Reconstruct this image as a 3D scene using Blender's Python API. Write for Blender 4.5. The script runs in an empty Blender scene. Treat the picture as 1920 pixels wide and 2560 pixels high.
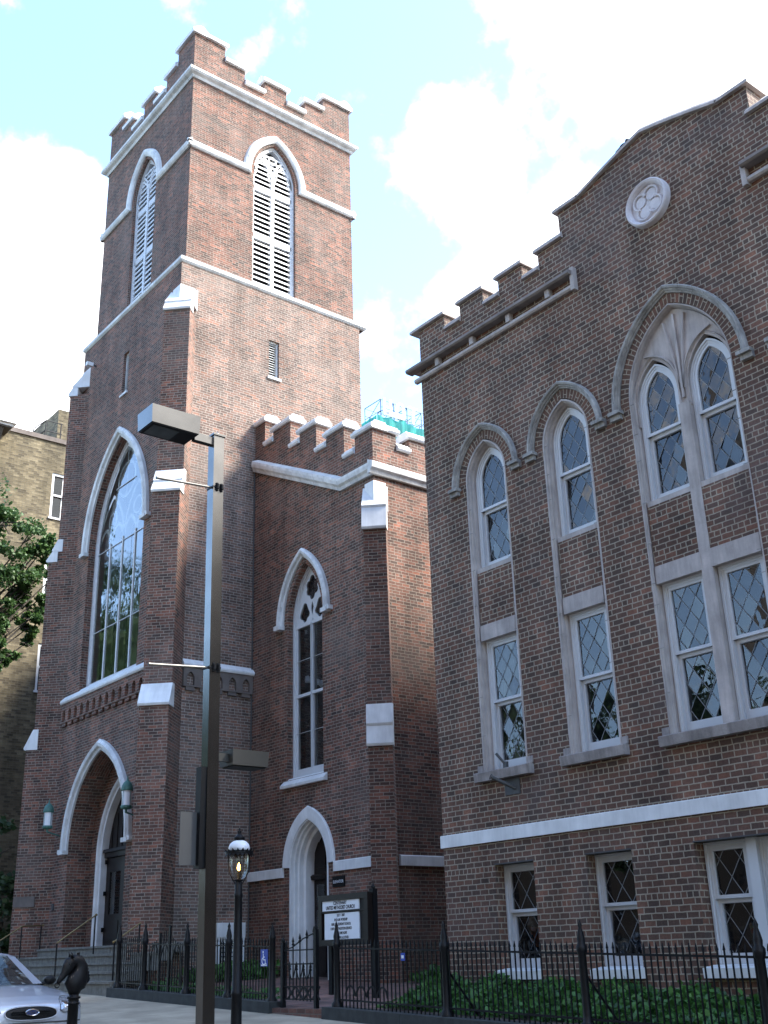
import bpy, math, random
from mathutils import Matrix, Vector
from mathutils.geometry import tessellate_polygon
R = math.radians
sc = bpy.context.scene
COL = sc.collection

# ------------------------------------------------------------------ camera
cam_d = bpy.data.cameras.new("camera")
cam = bpy.data.objects.new("camera", cam_d)
COL.objects.link(cam)
cam_d.sensor_fit = 'VERTICAL'
cam_d.sensor_height = 36.0
cam_d.lens = 36.0 * 2798.692 / 2560.0
cam_d.clip_start = 0.05
cam_d.clip_end = 3000
_r = ((0.620306, 0.7838, -0.029624), (0.306125, -0.207151, 0.92918), (0.722155, -0.585445, -0.368438))
cam.matrix_world = Matrix((_r[0], _r[1], _r[2])).transposed().to_4x4()
sc.camera = cam

# ------------------------------------------------------------------ world, sun, exposure
SUN_EL, SUN_AZ = 45.0, 48.0          # azimuth measured from +X towards +Y (behind the buildings, to the right)
world = bpy.data.worlds.new("World")
sc.world = world
world.use_nodes = True
wt = world.node_tree
wt.nodes.clear()
def wn(t, **k):
    n = wt.nodes.new(t)
    for a, v in k.items(): setattr(n, a, v)
    return n
sky = wn('ShaderNodeTexSky', sky_type='NISHITA', sun_disc=False)
sky.sun_elevation = R(SUN_EL)
sky.sun_rotation = R(90 - SUN_AZ)
sky.air_density = 1.0; sky.dust_density = 0.4; sky.ozone_density = 2.6
tc = wn('ShaderNodeTexCoord')
def sky_dir(px, py):                  # a world direction for a cloud bank (azimuth/elevation read off the photograph once)
    d = Vector(((px - 960) / 2798.692, -(py - 1280) / 2798.692, -1.0))
    m = Matrix(_r).transposed()
    return (m @ d).normalized()
CLOUDS = [(1590, -30, 0, 430), (1860, 60, 0, 450), (1560, 230, 0, 190), (1790, 330, 0, 330), (1150, 380, 0, 165), (1105, 310, 0, 110), (1200, 490, 0, 120), (1060, 300, 0, 60), 
          (1180, 740, 0, 120), (1290, 650, 0, 150), (1460, 540, 0, 150), 
          (40, 800, 0, 440), (200, 660, 0, 270), (60, 480, 0, 130), (180, 470, 0, 110), (-250, 700, 0, 450), (-500, 900, 0, 600), (2300, -100, 0, 700), (2700, 600, 0, 800)]
noise = wn('ShaderNodeTexNoise', noise_dimensions='3D')
noise.inputs['Scale'].default_value = 9.0
noise.inputs['Detail'].default_value = 7.0
noise.inputs['Roughness'].default_value = 0.58
wt.links.new(tc.outputs['Generated'], noise.inputs['Vector'])
FILL_CLOUDS = [((.80, .50, .42), 1500), ((.55, .70, .45), 1300)]  # cloud banks added outside the view to brighten right-facing surfaces
prev = None
for (px, py, soft, rad) in CLOUDS + [(v, 0, 0, r) for v, r in FILL_CLOUDS]:
    d = sky_dir(px, py) if not isinstance(px, tuple) else Vector(px).normalized()
    dist = wn('ShaderNodeVectorMath', operation='DISTANCE')
    wt.links.new(tc.outputs['Generated'], dist.inputs[0])
    dist.inputs[1].default_value = d
    mr = wn('ShaderNodeMapRange')
    mr.inputs['From Min'].default_value = rad / 2798.0 * 1.15
    mr.inputs['From Max'].default_value = rad / 2798.0 * 0.25
    mr.inputs['To Min'].default_value = 0.0
    mr.inputs['To Max'].default_value = 1.0
    wt.links.new(dist.outputs['Value'], mr.inputs['Value'])
    if prev is None: prev = mr.outputs[0]
    else:
        mx = wn('ShaderNodeMath', operation='SMOOTH_MAX'); mx.inputs[2].default_value = 0.15
        wt.links.new(prev, mx.inputs[0]); wt.links.new(mr.outputs[0], mx.inputs[1]); prev = mx.outputs[0]
# scattered clouds over the rest of the sky (behind the camera: they show in the window glass)
n2 = wn('ShaderNodeTexNoise'); n2.inputs['Scale'].default_value = 2.3; n2.inputs['Detail'].default_value = 3
wt.links.new(tc.outputs['Generated'], n2.inputs['Vector'])
sepw = wn('ShaderNodeSeparateXYZ'); wt.links.new(tc.outputs['Generated'], sepw.inputs[0])
beh = wn('ShaderNodeMapRange'); beh.inputs['From Min'].default_value = 0.1; beh.inputs['From Max'].default_value = -0.2
wt.links.new(sepw.outputs['Y'], beh.inputs['Value'])
nr = wn('ShaderNodeMapRange'); nr.inputs['From Min'].default_value = 0.68; nr.inputs['From Max'].default_value = 0.85
wt.links.new(n2.outputs['Fac'], nr.inputs['Value'])
mb_ = wn('ShaderNodeMath', operation='MULTIPLY'); wt.links.new(beh.outputs[0], mb_.inputs[0]); wt.links.new(nr.outputs[0], mb_.inputs[1])
mx = wn('ShaderNodeMath', operation='MAXIMUM'); wt.links.new(prev, mx.inputs[0]); wt.links.new(mb_.outputs[0], mx.inputs[1]); prev = mx.outputs[0]
nm = wn('ShaderNodeMath', operation='MULTIPLY_ADD'); nm.inputs[1].default_value = 2.3; nm.inputs[2].default_value = -1.15
wt.links.new(noise.outputs['Fac'], nm.inputs[0])
add = wn('ShaderNodeMath', operation='ADD'); wt.links.new(prev, add.inputs[0]); wt.links.new(nm.outputs[0], add.inputs[1])
cr = wn('ShaderNodeMapRange', interpolation_type='SMOOTHSTEP')
cr.inputs['From Min'].default_value = 0.27; cr.inputs['From Max'].default_value = 0.78
wt.links.new(add.outputs[0], cr.inputs['Value'])
mixc = wn('ShaderNodeMix', data_type='RGBA')
wt.links.new(cr.outputs[0], mixc.inputs['Factor'])
wt.links.new(sky.outputs['Color'], mixc.inputs['A'])
mixc.inputs['B'].default_value = (3.7, 3.72, 3.8, 1)
bg = wn('ShaderNodeBackground'); bg.inputs['Strength'].default_value = 0.14
wt.links.new(mixc.outputs['Result'], bg.inputs['Color'])
wo = wn('ShaderNodeOutputWorld'); wt.links.new(bg.outputs[0], wo.inputs['Surface'])

sun_d = bpy.data.lights.new("sun", 'SUN')
sun_d.energy = 2.4; sun_d.angle = R(14.0); sun_d.color = (1.0, 0.95, 0.87)
sun = bpy.data.objects.new("sun", sun_d); COL.objects.link(sun)
sv = Vector((math.cos(R(SUN_EL)) * math.cos(R(SUN_AZ)), math.cos(R(SUN_EL)) * math.sin(R(SUN_AZ)), math.sin(R(SUN_EL))))
sun.rotation_euler = sv.to_track_quat('Z', 'Y').to_euler()
sun.location = (20, 10, 60)
sc.view_settings.view_transform = 'Standard'
sc.view_settings.look = 'None'
sc.view_settings.gamma = 1.0
sc.view_settings.use_curve_mapping = False
sc.view_settings.exposure = 2.5
sc.cycles.max_bounces = 8
sc.cycles.caustics_reflective = False
sc.cycles.caustics_refractive = False
sc.cycles.use_denoising = True

# ------------------------------------------------------------------ mesh helpers
class F3:                              # a frame: u along U, v up, w out along N
    def __init__(s, O, U, N): s.O = Vector(O); s.U = Vector(U).normalized(); s.N = Vector(N).normalized(); s.V = Vector((0, 0, 1))
    def p(s, u, v, w=0.0): return s.O + s.U * u + s.V * v + s.N * w
WORLD = F3((0, 0, 0), (1, 0, 0), (0, 1, 0))   # p(x, z, y)

class MB:
    def __init__(s): s.v = []; s.f = []; s.uv = {}; s.sm = set()
    def add(s, pts):
        i = len(s.v); s.v += [tuple(p) for p in pts]; return i
    def poly(s, pts, uv=None, smooth=False):
        i = s.add(pts); s.f.append(tuple(range(i, i + len(pts))))
        if uv: s.uv[len(s.f) - 1] = uv
        if smooth: s.sm.add(len(s.f) - 1)
    def hexa(s, b, t):                 # bottom 4, top 4
        s.poly(b[::-1]); s.poly(t)
        n = len(b)
        for k in range(n): s.poly([b[k], b[(k + 1) % n], t[(k + 1) % n], t[k]])
    def box(s, x0, x1, y0, y1, z0, z1):
        s.hexa([(x0, y0, z0), (x1, y0, z0), (x1, y1, z0), (x0, y1, z0)], [(x0, y0, z1), (x1, y0, z1), (x1, y1, z1), (x0, y1, z1)])
    def fbox(s, F, u0, u1, v0, v1, w0, w1):
        s.hexa([F.p(u0, v0, w1), F.p(u1, v0, w1), F.p(u1, v0, w0), F.p(u0, v0, w0)], [F.p(u0, v1, w1), F.p(u1, v1, w1), F.p(u1, v1, w0), F.p(u0, v1, w0)])
    def tess(s, F, loops, w=0.0):
        L = [[Vector((a, b, 0)) for a, b in l] for l in loops]
        flat = [q for l in loops for q in l]
        base = s.add([F.p(a, b, w) for a, b in flat])
        for t in tessellate_polygon(L): s.f.append(tuple(base + k for k in t))
    def rim(s, F, loop, w0, w1, smooth=False):
        n = len(loop)
        for k in range(n):
            a, b = loop[k], loop[(k + 1) % n]
            s.poly([F.p(*a, w0), F.p(*b, w0), F.p(*b, w1), F.p(*a, w1)])
    def plate(s, F, outer, holes, w0, w1):   # flat plate with holes, thickness w0..w1
        s.tess(F, [outer] + holes, w1); s.tess(F, [outer] + holes, w0)
        for l in [outer] + holes: s.rim(F, l, w0, w1)
    def extrude(s, F, prof, u0, u1):   # profile in (v,w) swept along u
        a = [F.p(u0, v, w) for v, w in prof]; b = [F.p(u1, v, w) for v, w in prof]
        n = len(prof)
        for k in range(n): s.poly([a[k], a[(k + 1) % n], b[(k + 1) % n], b[k]])
        s.poly(a[::-1]); s.poly(b)
    def sweep(s, F, path, prof, closed=False, caps=True):
        n = len(path); rings = []
        for k in range(n):
            p = Vector(path[k])
            pa = Vector(path[k - 1]) if (k > 0 or closed) else None
            pb = Vector(path[(k + 1) % n]) if (k < n - 1 or closed) else None
            ns = []
            if pa is not None: d = (p - pa).normalized(); ns.append(Vector((-d.y, d.x)))
            if pb is not None: d = (pb - p).normalized(); ns.append(Vector((-d.y, d.x)))
            if len(ns) == 2:
                m = ns[0] + ns[1]
                if m.length < 1e-6: m = ns[0].copy()
                m.normalize(); c = max(0.35, m.dot(ns[0])); m = m / c
            else: m = ns[0]
            rings.append([F.p(p.x + m.x * o, p.y + m.y * o, w) for o, w in prof])
        m_ = len(prof)
        rng = range(n if closed else n - 1)
        for k in rng:
            a, b = rings[k], rings[(k + 1) % n]
            for j in range(m_):
                s.poly([a[j], a[(j + 1) % m_], b[(j + 1) % m_], b[j]])
        if caps and not closed: s.poly(rings[0][::-1]); s.poly(rings[-1])
    def tube(s, p0, p1, r0, r1=None, n=8, caps=True, smooth=True):
        p0 = Vector(p0); p1 = Vector(p1); r1 = r0 if r1 is None else r1
        d = (p1 - p0).normalized()
        a = d.orthogonal().normalized(); b = d.cross(a)
        ra = [p0 + (a * math.cos(2 * math.pi * k / n) + b * math.sin(2 * math.pi * k / n)) * r0 for k in range(n)]
        rb = [p1 + (a * math.cos(2 * math.pi * k / n) + b * math.sin(2 * math.pi * k / n)) * r1 for k in range(n)]
        for k in range(n): s.poly([ra[k], ra[(k + 1) % n], rb[(k + 1) % n], rb[k]], smooth=smooth)
        if caps: s.poly(ra[::-1]); s.poly(rb)
    def lathe(s, c, prof, n=20, smooth=True):   # prof: (radius, z) about vertical axis at c
        c = Vector(c); i0 = len(s.v)
        for r, z in prof:
            for k in range(n): s.v.append((c.x + r * math.cos(2 * math.pi * k / n), c.y + r * math.sin(2 * math.pi * k / n), c.z + z))
        for j in range(len(prof) - 1):
            for k in range(n):
                s.f.append((i0 + j * n + k, i0 + j * n + (k + 1) % n, i0 + (j + 1) * n + (k + 1) % n, i0 + (j + 1) * n + k))
                if smooth: s.sm.add(len(s.f) - 1)
    def skin(s, rings, smooth=True, caps=True):
        i0 = len(s.v); m = len(rings[0])
        for r in rings: s.v += [tuple(p) for p in r]
        for j in range(len(rings) - 1):
            for k in range(m):
                s.f.append((i0 + j * m + k, i0 + j * m + (k + 1) % m, i0 + (j + 1) * m + (k + 1) % m, i0 + (j + 1) * m + k))
                if smooth: s.sm.add(len(s.f) - 1)
        if caps:
            s.f.append(tuple(i0 + k for k in range(m))[::-1]); s.f.append(tuple(i0 + (len(rings) - 1) * m + k for k in range(m)))
    def mesh(s, name, mat):
        me = bpy.data.meshes.new(name)
        me.from_pydata([tuple(v) for v in s.v], [], s.f)
        me.update()
        uvl = me.uv_layers.new(name="UVMap")
        for pi, p in enumerate(me.polygons):
            if pi in s.sm: p.use_smooth = True
            if pi in s.uv:
                for li, q in zip(p.loop_indices, s.uv[pi]): uvl.data[li].uv = q
                continue
            nx, ny, nz = p.normal
            for li in p.loop_indices:
                x, y, z = me.vertices[me.loops[li].vertex_index].co
                if abs(nz) > 0.75: uvl.data[li].uv = (x, y)
                else:
                    h = math.hypot(nx, ny) or 1
                    tx, ty = -ny / h, nx / h
                    if abs(tx) >= abs(ty):
                        if tx < 0: tx, ty = -tx, -ty
                    elif ty < 0: tx, ty = -tx, -ty
                    uvl.data[li].uv = (x * tx + y * ty, z)
        if mat is not None: me.materials.append(mat)
        return me
    def build(s, name, mat, parent=None):
        return link(name, s.mesh(name, mat), parent)

def link(name, me, parent=None, loc=None):
    o = bpy.data.objects.new(name, me); COL.objects.link(o)
    if parent is not None:
        o.parent = parent
        q = world_of(parent)
        o.location = (Vector(loc) if loc else Vector((0, 0, 0))) - q
    elif loc: o.location = loc
    return o
def world_of(o):
    v = Vector(o.location)
    while o.parent: o = o.parent; v += Vector(o.location)
    return v
def thing(name, label, cat, loc=(0, 0, 0), group=None):
    o = bpy.data.objects.new(name, None); COL.objects.link(o); o.location = loc
    o.empty_display_size = 0.2
    return tag(o, label, cat, group)
def tag(o, label, cat, group=None):
    o['label'] = label; o['category'] = cat
    if group: o['group'] = group
    return o
def struct(o): o['kind'] = 'structure'; return o
def copy_to(o, parent, loc):           # copy of one object under a parent, at a world place
    c = o.copy(); COL.objects.link(c); c.parent = parent
    c.location = Vector(loc) - (world_of(parent) if parent else Vector((0, 0, 0)))
    return c
def text_mesh(name, body, size, F, u, v, w, mat, parent, align='CENTER', sx=1.0, ext=0.001, shear=0.0, bold=0.0):
    cu = bpy.data.curves.new(name, 'FONT'); cu.body = body; cu.size = size; cu.align_x = align; cu.extrude = ext; cu.shear = shear; cu.offset = bold
    t = bpy.data.objects.new(name, cu); COL.objects.link(t)
    dg = bpy.context.evaluated_depsgraph_get()
    me = bpy.data.meshes.new_from_object(t.evaluated_get(dg))
    bpy.data.objects.remove(t); bpy.data.curves.remove(cu)
    for vt in me.vertices:
        a, b, c = vt.co; vt.co = F.p(u + a * sx, v + b, w + c)
    me.materials.clear(); me.materials.append(mat)
    return link(name, me, parent)

def arch(cu, half, zs, za, z0=None, n=12):   # gothic arch outline, left foot -> apex -> right foot
    h = za - zs; d = (h * h - half * half) / (2 * half); r = half + d
    ta = math.acos(max(-1, min(1, -d / r)))
    pts = []
    if z0 is not None and z0 < zs - 1e-6: pts.append((cu - half, z0))
    L = [(cu + d + r * math.cos(math.pi + (ta - math.pi) * k / n), zs + r * math.sin(math.pi + (ta - math.pi) * k / n)) for k in range(n + 1)]
    L[-1] = (cu, za)
    pts += L
    pts += [(2 * cu - x, y) for x, y in L[-2::-1]]
    if z0 is not None and z0 < zs - 1e-6: pts.append((cu + half, z0))
    return pts
def inset(path, off):                   # offset a left->right arch path inward
    out = []
    n = len(path)
    for k in range(n):
        p = Vector(path[k]); ns = []
        if k > 0: d = (p - Vector(path[k - 1])).normalized(); ns.append(Vector((-d.y, d.x)))
        if k < n - 1: d = (Vector(path[k + 1]) - p).normalized(); ns.append(Vector((-d.y, d.x)))
        m = sum(ns, Vector((0, 0))); m.normalize(); c = max(0.4, m.dot(ns[0]))
        q = p - m * off / c
        out.append((q.x, q.y))
    return out
def clip_convex(poly, clipper):          # Sutherland-Hodgman, clipper counter-clockwise or clockwise convex
    area = sum(clipper[k][0] * clipper[(k + 1) % len(clipper)][1] - clipper[(k + 1) % len(clipper)][0] * clipper[k][1] for k in range(len(clipper)))
    sg = 1 if area > 0 else -1
    out = poly
    for k in range(len(clipper)):
        a = clipper[k]; b = clipper[(k + 1) % len(clipper)]
        ins = lambda p: sg * ((b[0] - a[0]) * (p[1] - a[1]) - (b[1] - a[1]) * (p[0] - a[0])) >= -1e-9
        src = out; out = []
        for j in range(len(src)):
            p, q = src[j], src[(j + 1) % len(src)]
            ip, iq = ins(p), ins(q)
            if ip: out.append(p)
            if ip != iq:
                da = (b[0] - a[0]) * (p[1] - a[1]) - (b[1] - a[1]) * (p[0] - a[0])
                db = (b[0] - a[0]) * (q[1] - a[1]) - (b[1] - a[1]) * (q[0] - a[0])
                t = da / (da - db); out.append((p[0] + (q[0] - p[0]) * t, p[1] + (q[1] - p[1]) * t))
        if len(out) < 3: return []
    return out

# ------------------------------------------------------------------ materials
def new_mat(name):
    m = bpy.data.materials.new(name); m.use_nodes = True
    nt = m.node_tree; b = nt.nodes['Principled BSDF']
    return m, nt, b
def simple(name, col, rough=0.6, metal=0.0, var=0.15, scale=6.0, bump=0.0, spec=0.5, coord='Object'):
    m, nt, b = new_mat(name)
    b.inputs['Roughness'].default_value = rough; b.inputs['Metallic'].default_value = metal
    b.inputs['Specular IOR Level'].default_value = spec
    tcn = nt.nodes.new('ShaderNodeTexCoord')
    nz = nt.nodes.new('ShaderNodeTexNoise'); nz.inputs['Scale'].default_value = scale; nz.inputs['Detail'].default_value = 6
    nt.links.new(tcn.outputs[coord], nz.inputs['Vector'])
    mr = nt.nodes.new('ShaderNodeMapRange'); mr.inputs['From Min'].default_value = 0.3; mr.inputs['From Max'].default_value = 0.7
    mr.inputs['To Min'].default_value = 1 - var; mr.inputs['To Max'].default_value = 1 + var * 0.6
    nt.links.new(nz.outputs['Fac'], mr.inputs['Value'])
    vm = nt.nodes.new('ShaderNodeVectorMath'); vm.operation = 'SCALE'; vm.inputs[0].default_value = col[:3]
    nt.links.new(mr.outputs[0], vm.inputs['Scale'])
    nt.links.new(vm.outputs[0], b.inputs['Base Color'])
    if bump:
        bp = nt.nodes.new('ShaderNodeBump'); bp.inputs['Strength'].default_value = bump; bp.inputs['Distance'].default_value = 0.02
        n3 = nt.nodes.new('ShaderNodeTexNoise'); n3.inputs['Scale'].default_value = scale * 6; n3.inputs['Detail'].default_value = 4
        nt.links.new(tcn.outputs[coord], n3.inputs['Vector']); nt.links.new(n3.outputs['Fac'], bp.inputs['Height'])
        nt.links.new(bp.outputs[0], b.inputs['Normal'])
    return m

def streaks(m, amt=0.3, joint=0.0, flat=False):
    nt = m.node_tree; b = nt.nodes['Principled BSDF']; N = nt.nodes.new; Lk = nt.links.new
    src = b.inputs['Base Color'].links[0].from_socket
    uv = N('ShaderNodeUVMap'); uv.uv_map = "UVMap"; mp = N('ShaderNodeMapping'); Lk(uv.outputs[0], mp.inputs[0])
    mp.inputs['Scale'].default_value = (7, 0.9, 1) if not flat else (.6, .6, 1)
    nz = N('ShaderNodeTexNoise'); nz.inputs['Scale'].default_value = 1; nz.inputs['Detail'].default_value = 6; nz.inputs['Roughness'].default_value = .7; Lk(mp.outputs[0], nz.inputs['Vector'])
    mr = N('ShaderNodeMapRange'); mr.inputs['From Min'].default_value = .38; mr.inputs['From Max'].default_value = .62; mr.inputs['To Min'].default_value = 1 - amt; mr.inputs['To Max'].default_value = 1.0; Lk(nz.outputs['Fac'], mr.inputs['Value'])
    out = mr.outputs[0]
    if joint:
        sp = N('ShaderNodeSeparateXYZ'); Lk(uv.outputs[0], sp.inputs[0])
        for ax in ((0,) if not flat else (0, 1)):
            dv = N('ShaderNodeMath'); dv.operation = 'DIVIDE'; Lk(sp.outputs[ax], dv.inputs[0]); dv.inputs[1].default_value = joint
            fr = N('ShaderNodeMath'); fr.operation = 'FRACT'; Lk(dv.outputs[0], fr.inputs[0])
            gt = N('ShaderNodeMath'); gt.operation = 'GREATER_THAN'; Lk(fr.outputs[0], gt.inputs[0]); gt.inputs[1].default_value = .010 / joint
            ma = N('ShaderNodeMath'); ma.operation = 'MULTIPLY_ADD'; Lk(gt.outputs[0], ma.inputs[0]); ma.inputs[1].default_value = .5; ma.inputs[2].default_value = .5
            mu = N('ShaderNodeMath'); mu.operation = 'MULTIPLY'; Lk(out, mu.inputs[0]); Lk(ma.outputs[0], mu.inputs[1]); out = mu.outputs[0]
    vm = N('ShaderNodeVectorMath'); vm.operation = 'SCALE'; Lk(src, vm.inputs[0]); Lk(out, vm.inputs['Scale']); Lk(vm.outputs[0], b.inputs['Base Color'])

def brick_mat(name, course, length, cols, mortar, mw, header_every=0, stain=(0.06, 0.055, 0.06), stain_amt=0.5, wob=0.006, mort_var=0.3):
    m, nt, b = new_mat(name)
    N = nt.nodes.new; Lk = nt.links.new
    def M(op, a, bb=None, c=None):
        n = N('ShaderNodeMath'); n.operation = op
        for i, x in enumerate((a, bb, c)):
            if x is None: continue
            if isinstance(x, (int, float)): n.inputs[i].default_value = x
            else: Lk(x, n.inputs[i])
        return n.outputs[0]
    uv = N('ShaderNodeUVMap'); uv.uv_map = "UVMap"
    nz = N('ShaderNodeTexNoise'); nz.inputs['Scale'].default_value = 9; nz.inputs['Detail'].default_value = 3
    Lk(uv.outputs[0], nz.inputs['Vector'])
    s0 = N('ShaderNodeSeparateColor'); Lk(nz.outputs['Color'], s0.inputs[0])
    s1 = N('ShaderNodeSeparateXYZ'); Lk(uv.outputs[0], s1.inputs[0])
    u = M('MULTIPLY_ADD', M('SUBTRACT', s0.outputs[0], 0.5), wob * 2, s1.outputs[0])
    v = M('MULTIPLY_ADD', M('SUBTRACT', s0.outputs[1], 0.5), wob * 2, s1.outputs[1])
    vr = M('DIVIDE', v, course); row = M('FLOOR', vr); fv = M('FRACT', vr)
    if header_every:
        hd = M('LESS_THAN', M('FLOORED_MODULO', row, header_every), 0.5)
        w = M('MULTIPLY', M('SUBTRACT', 1.0, M('MULTIPLY', hd, 0.5)), length)
    else: hd = 0.0; w = length
    wr = N('ShaderNodeTexWhiteNoise'); wr.noise_dimensions = '1D'; Lk(row, wr.inputs['W'])
    shift = M('ADD', M('MULTIPLY', M('FLOORED_MODULO', row, 2.0), 0.5), M('MULTIPLY', wr.outputs['Value'], 0.22))
    cu = M('ADD', M('DIVIDE', u, w), shift)
    col = M('FLOOR', cu); fu = M('FRACT', cu)
    du = M('MULTIPLY', M('MINIMUM', fu, M('SUBTRACT', 1.0, fu)), w)
    dv = M('MULTIPLY', M('MINIMUM', fv, M('SUBTRACT', 1.0, fv)), course)
    d = M('MINIMUM', du, dv)
    mk = N('ShaderNodeMapRange'); mk.interpolation_type = 'SMOOTHSTEP'
    mk.inputs['From Min'].default_value = mw * 0.3; mk.inputs['From Max'].default_value = mw * 0.75
    Lk(d, mk.inputs['Value']); mask = mk.outputs[0]
    cx = N('ShaderNodeCombineXYZ'); Lk(row, cx.inputs[0]); Lk(col, cx.inputs[1])
    if header_every: Lk(hd, cx.inputs[2])
    wn_ = N('ShaderNodeTexWhiteNoise'); wn_.noise_dimensions = '3D'; Lk(cx.outputs[0], wn_.inputs['Vector'])
    rp = N('ShaderNodeValToRGB'); els = rp.color_ramp.elements
    while len(els) < len(cols): els.new(0.5)
    for e, (p, c) in zip(els, cols): e.position = p; e.color = (*c, 1)
    Lk(wn_.outputs['Value'], rp.inputs['Fac'])
    # fine mottling inside a brick, big weathering patches
    n2_ = N('ShaderNodeTexNoise'); n2_.inputs['Scale'].default_value = 34; n2_.inputs['Detail'].default_value = 3; Lk(uv.outputs[0], n2_.inputs['Vector'])
    n3_ = N('ShaderNodeTexNoise'); n3_.inputs['Scale'].default_value = 0.55; n3_.inputs['Detail'].default_value = 6; n3_.inputs['Roughness'].default_value = 0.6; Lk(uv.outputs[0], n3_.inputs['Vector'])
    cs = N('ShaderNodeCombineXYZ'); Lk(M('MULTIPLY', s1.outputs[0], 1.9), cs.inputs[0]); Lk(M('MULTIPLY', s1.outputs[1], 0.28), cs.inputs[1])
    n4_ = N('ShaderNodeTexNoise'); n4_.inputs['Scale'].default_value = 1.0; n4_.inputs['Detail'].default_value = 5; n4_.inputs['Roughness'].default_value = 0.65; Lk(cs.outputs[0], n4_.inputs['Vector'])
    n5_ = N('ShaderNodeTexNoise'); n5_.inputs['Scale'].default_value = 1.7; n5_.inputs['Detail'].default_value = 4; Lk(uv.outputs[0], n5_.inputs['Vector'])
    weather = M('MULTIPLY', M('MULTIPLY_ADD', n4_.outputs['Fac'], 1.7, 0.15), M('MULTIPLY_ADD', n5_.outputs['Fac'], 1.1, 0.45))
    mo = N('ShaderNodeVectorMath'); mo.operation = 'SCALE'; Lk(rp.outputs['Color'], mo.inputs[0]); Lk(M('MULTIPLY', weather, M('MULTIPLY_ADD', n2_.outputs['Fac'], 0.9, 0.55)), mo.inputs['Scale'])
    mc = N('ShaderNodeVectorMath'); mc.operation = 'SCALE'; mc.inputs[0].default_value = mortar
    Lk(M('MULTIPLY', M('MULTIPLY_ADD', weather, 0.6, 0.4), M('MULTIPLY_ADD', n3_.outputs['Fac'], mort_var * 2, 1 - mort_var)), mc.inputs['Scale'])
    mx_ = N('ShaderNodeMix'); mx_.data_type = 'RGBA'; Lk(mask, mx_.inputs['Factor']); Lk(mc.outputs[0], mx_.inputs['A']); Lk(mo.outputs[0], mx_.inputs['B'])
    sr = N('ShaderNodeMapRange'); sr.inputs['From Min'].default_value = 0.5; sr.inputs['From Max'].default_value = 0.72; sr.inputs['To Max'].default_value = stain_amt
    Lk(n3_.outputs['Fac'], sr.inputs['Value'])
    m2_ = N('ShaderNodeMix'); m2_.data_type = 'RGBA'; Lk(sr.outputs[0], m2_.inputs['Factor']); Lk(mx_.outputs['Result'], m2_.inputs['A']); m2_.inputs['B'].default_value = (*stain, 1)
    Lk(m2_.outputs['Result'], b.inputs['Base Color'])
    b.inputs['Roughness'].default_value = 0.85; b.inputs['Specular IOR Level'].default_value = 0.25
    bp = N('ShaderNodeBump'); bp.inputs['Strength'].default_value = 0.55; bp.inputs['Distance'].default_value = 0.008
    Lk(M('MULTIPLY_ADD', n2_.outputs['Fac'], 0.25, mask), bp.inputs['Height']); Lk(bp.outputs[0], b.inputs['Normal'])
    return m

OLD = [(0.0, (0.064, 0.042, 0.035)), (0.25, (0.102, 0.057, 0.044)), (0.55, (0.146, 0.071, 0.052)), (0.88, (0.192, 0.087, 0.061)), (1.0, (0.26, 0.105, 0.068))]
NEW = [(0.0, (0.078, 0.052, 0.041)), (0.25, (0.107, 0.063, 0.047)), (0.55, (0.131, 0.071, 0.051)), (0.88, (0.155, 0.080, 0.055)), (1.0, (0.205, 0.094, 0.061))]
TAN = [(0.0, (0.078, 0.063, 0.040)), (0.35, (0.122, 0.099, 0.059)), (0.7, (0.160, 0.130, 0.079)), (1.0, (0.197, 0.163, 0.102))]
M_old = brick_mat("church_brick", 0.070, 0.205, OLD, (0.28, 0.24, 0.195), 0.012, 8, stain=(0.17, 0.14, 0.12), stain_amt=0.5, wob=0.008)
M_new = brick_mat("annex_brick", 0.0855, 0.198, NEW, (0.34, 0.285, 0.215), 0.016, 7, stain=(0.11, 0.088, 0.085), stain_amt=0.55, wob=0.009)
M_pale = brick_mat("weathered_church_brick", 0.070, 0.205, [(0.0, (0.095, 0.066, 0.055)), (0.4, (0.145, 0.095, 0.076)), (0.75, (0.18, 0.112, 0.088)), (1.0, (0.24, 0.12, 0.082))], (0.33, 0.29, 0.245), 0.013, 8, stain=(0.20, 0.165, 0.14), stain_amt=0.55, wob=0.008)
M_sold = brick_mat("arch_brick", 0.0855, 0.30, NEW, (0.34, 0.285, 0.215), 0.016, 0, stain=(0.09, 0.075, 0.08), stain_amt=0.2, wob=0.003)
M_tan = brick_mat("tan_brick", 0.085, 0.24, TAN, (0.14, 0.125, 0.095), 0.012, 0, stain=(0.07, 0.06, 0.045), stain_amt=0.5)
M_pave = brick_mat("brick_paving", 0.11, 0.22, [(0.0, (0.10, 0.06, 0.05)), (0.5, (0.17, 0.085, 0.065)), (1.0, (0.22, 0.11, 0.08))], (0.16, 0.14, 0.12), 0.012, 0, stain_amt=0.4)
M_white = simple("white_paint", (0.80, 0.80, 0.79), 0.5, var=0.15, scale=2.5, bump=0.05)
M_trim = simple("white_stone_trim", (0.76, 0.76, 0.74), 0.7, var=0.25, scale=2.0, bump=0.15)
M_tim = simple("white_window_timber", (0.60, 0.61, 0.62), 0.4, var=0.04, scale=4.0)
M_stone = simple("limestone", (0.50, 0.44, 0.405), 0.8, var=0.2, scale=3.5, bump=0.2)
M_hood = simple("weathered_limestone", (0.40, 0.38, 0.35), 0.85, var=0.35, scale=5.0, bump=0.3)
M_slab = simple("brown_stone_slab", (0.24, 0.205, 0.185), 0.85, var=0.3, scale=4.0, bump=0.2)
M_sill = simple("sill_limestone", (0.36, 0.32, 0.30), 0.85, var=0.25, scale=5.0, bump=0.25)
M_corb = simple("brown_stucco", (0.15, 0.125, 0.11), 0.9, var=0.25, scale=4.0, bump=0.2)
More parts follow.
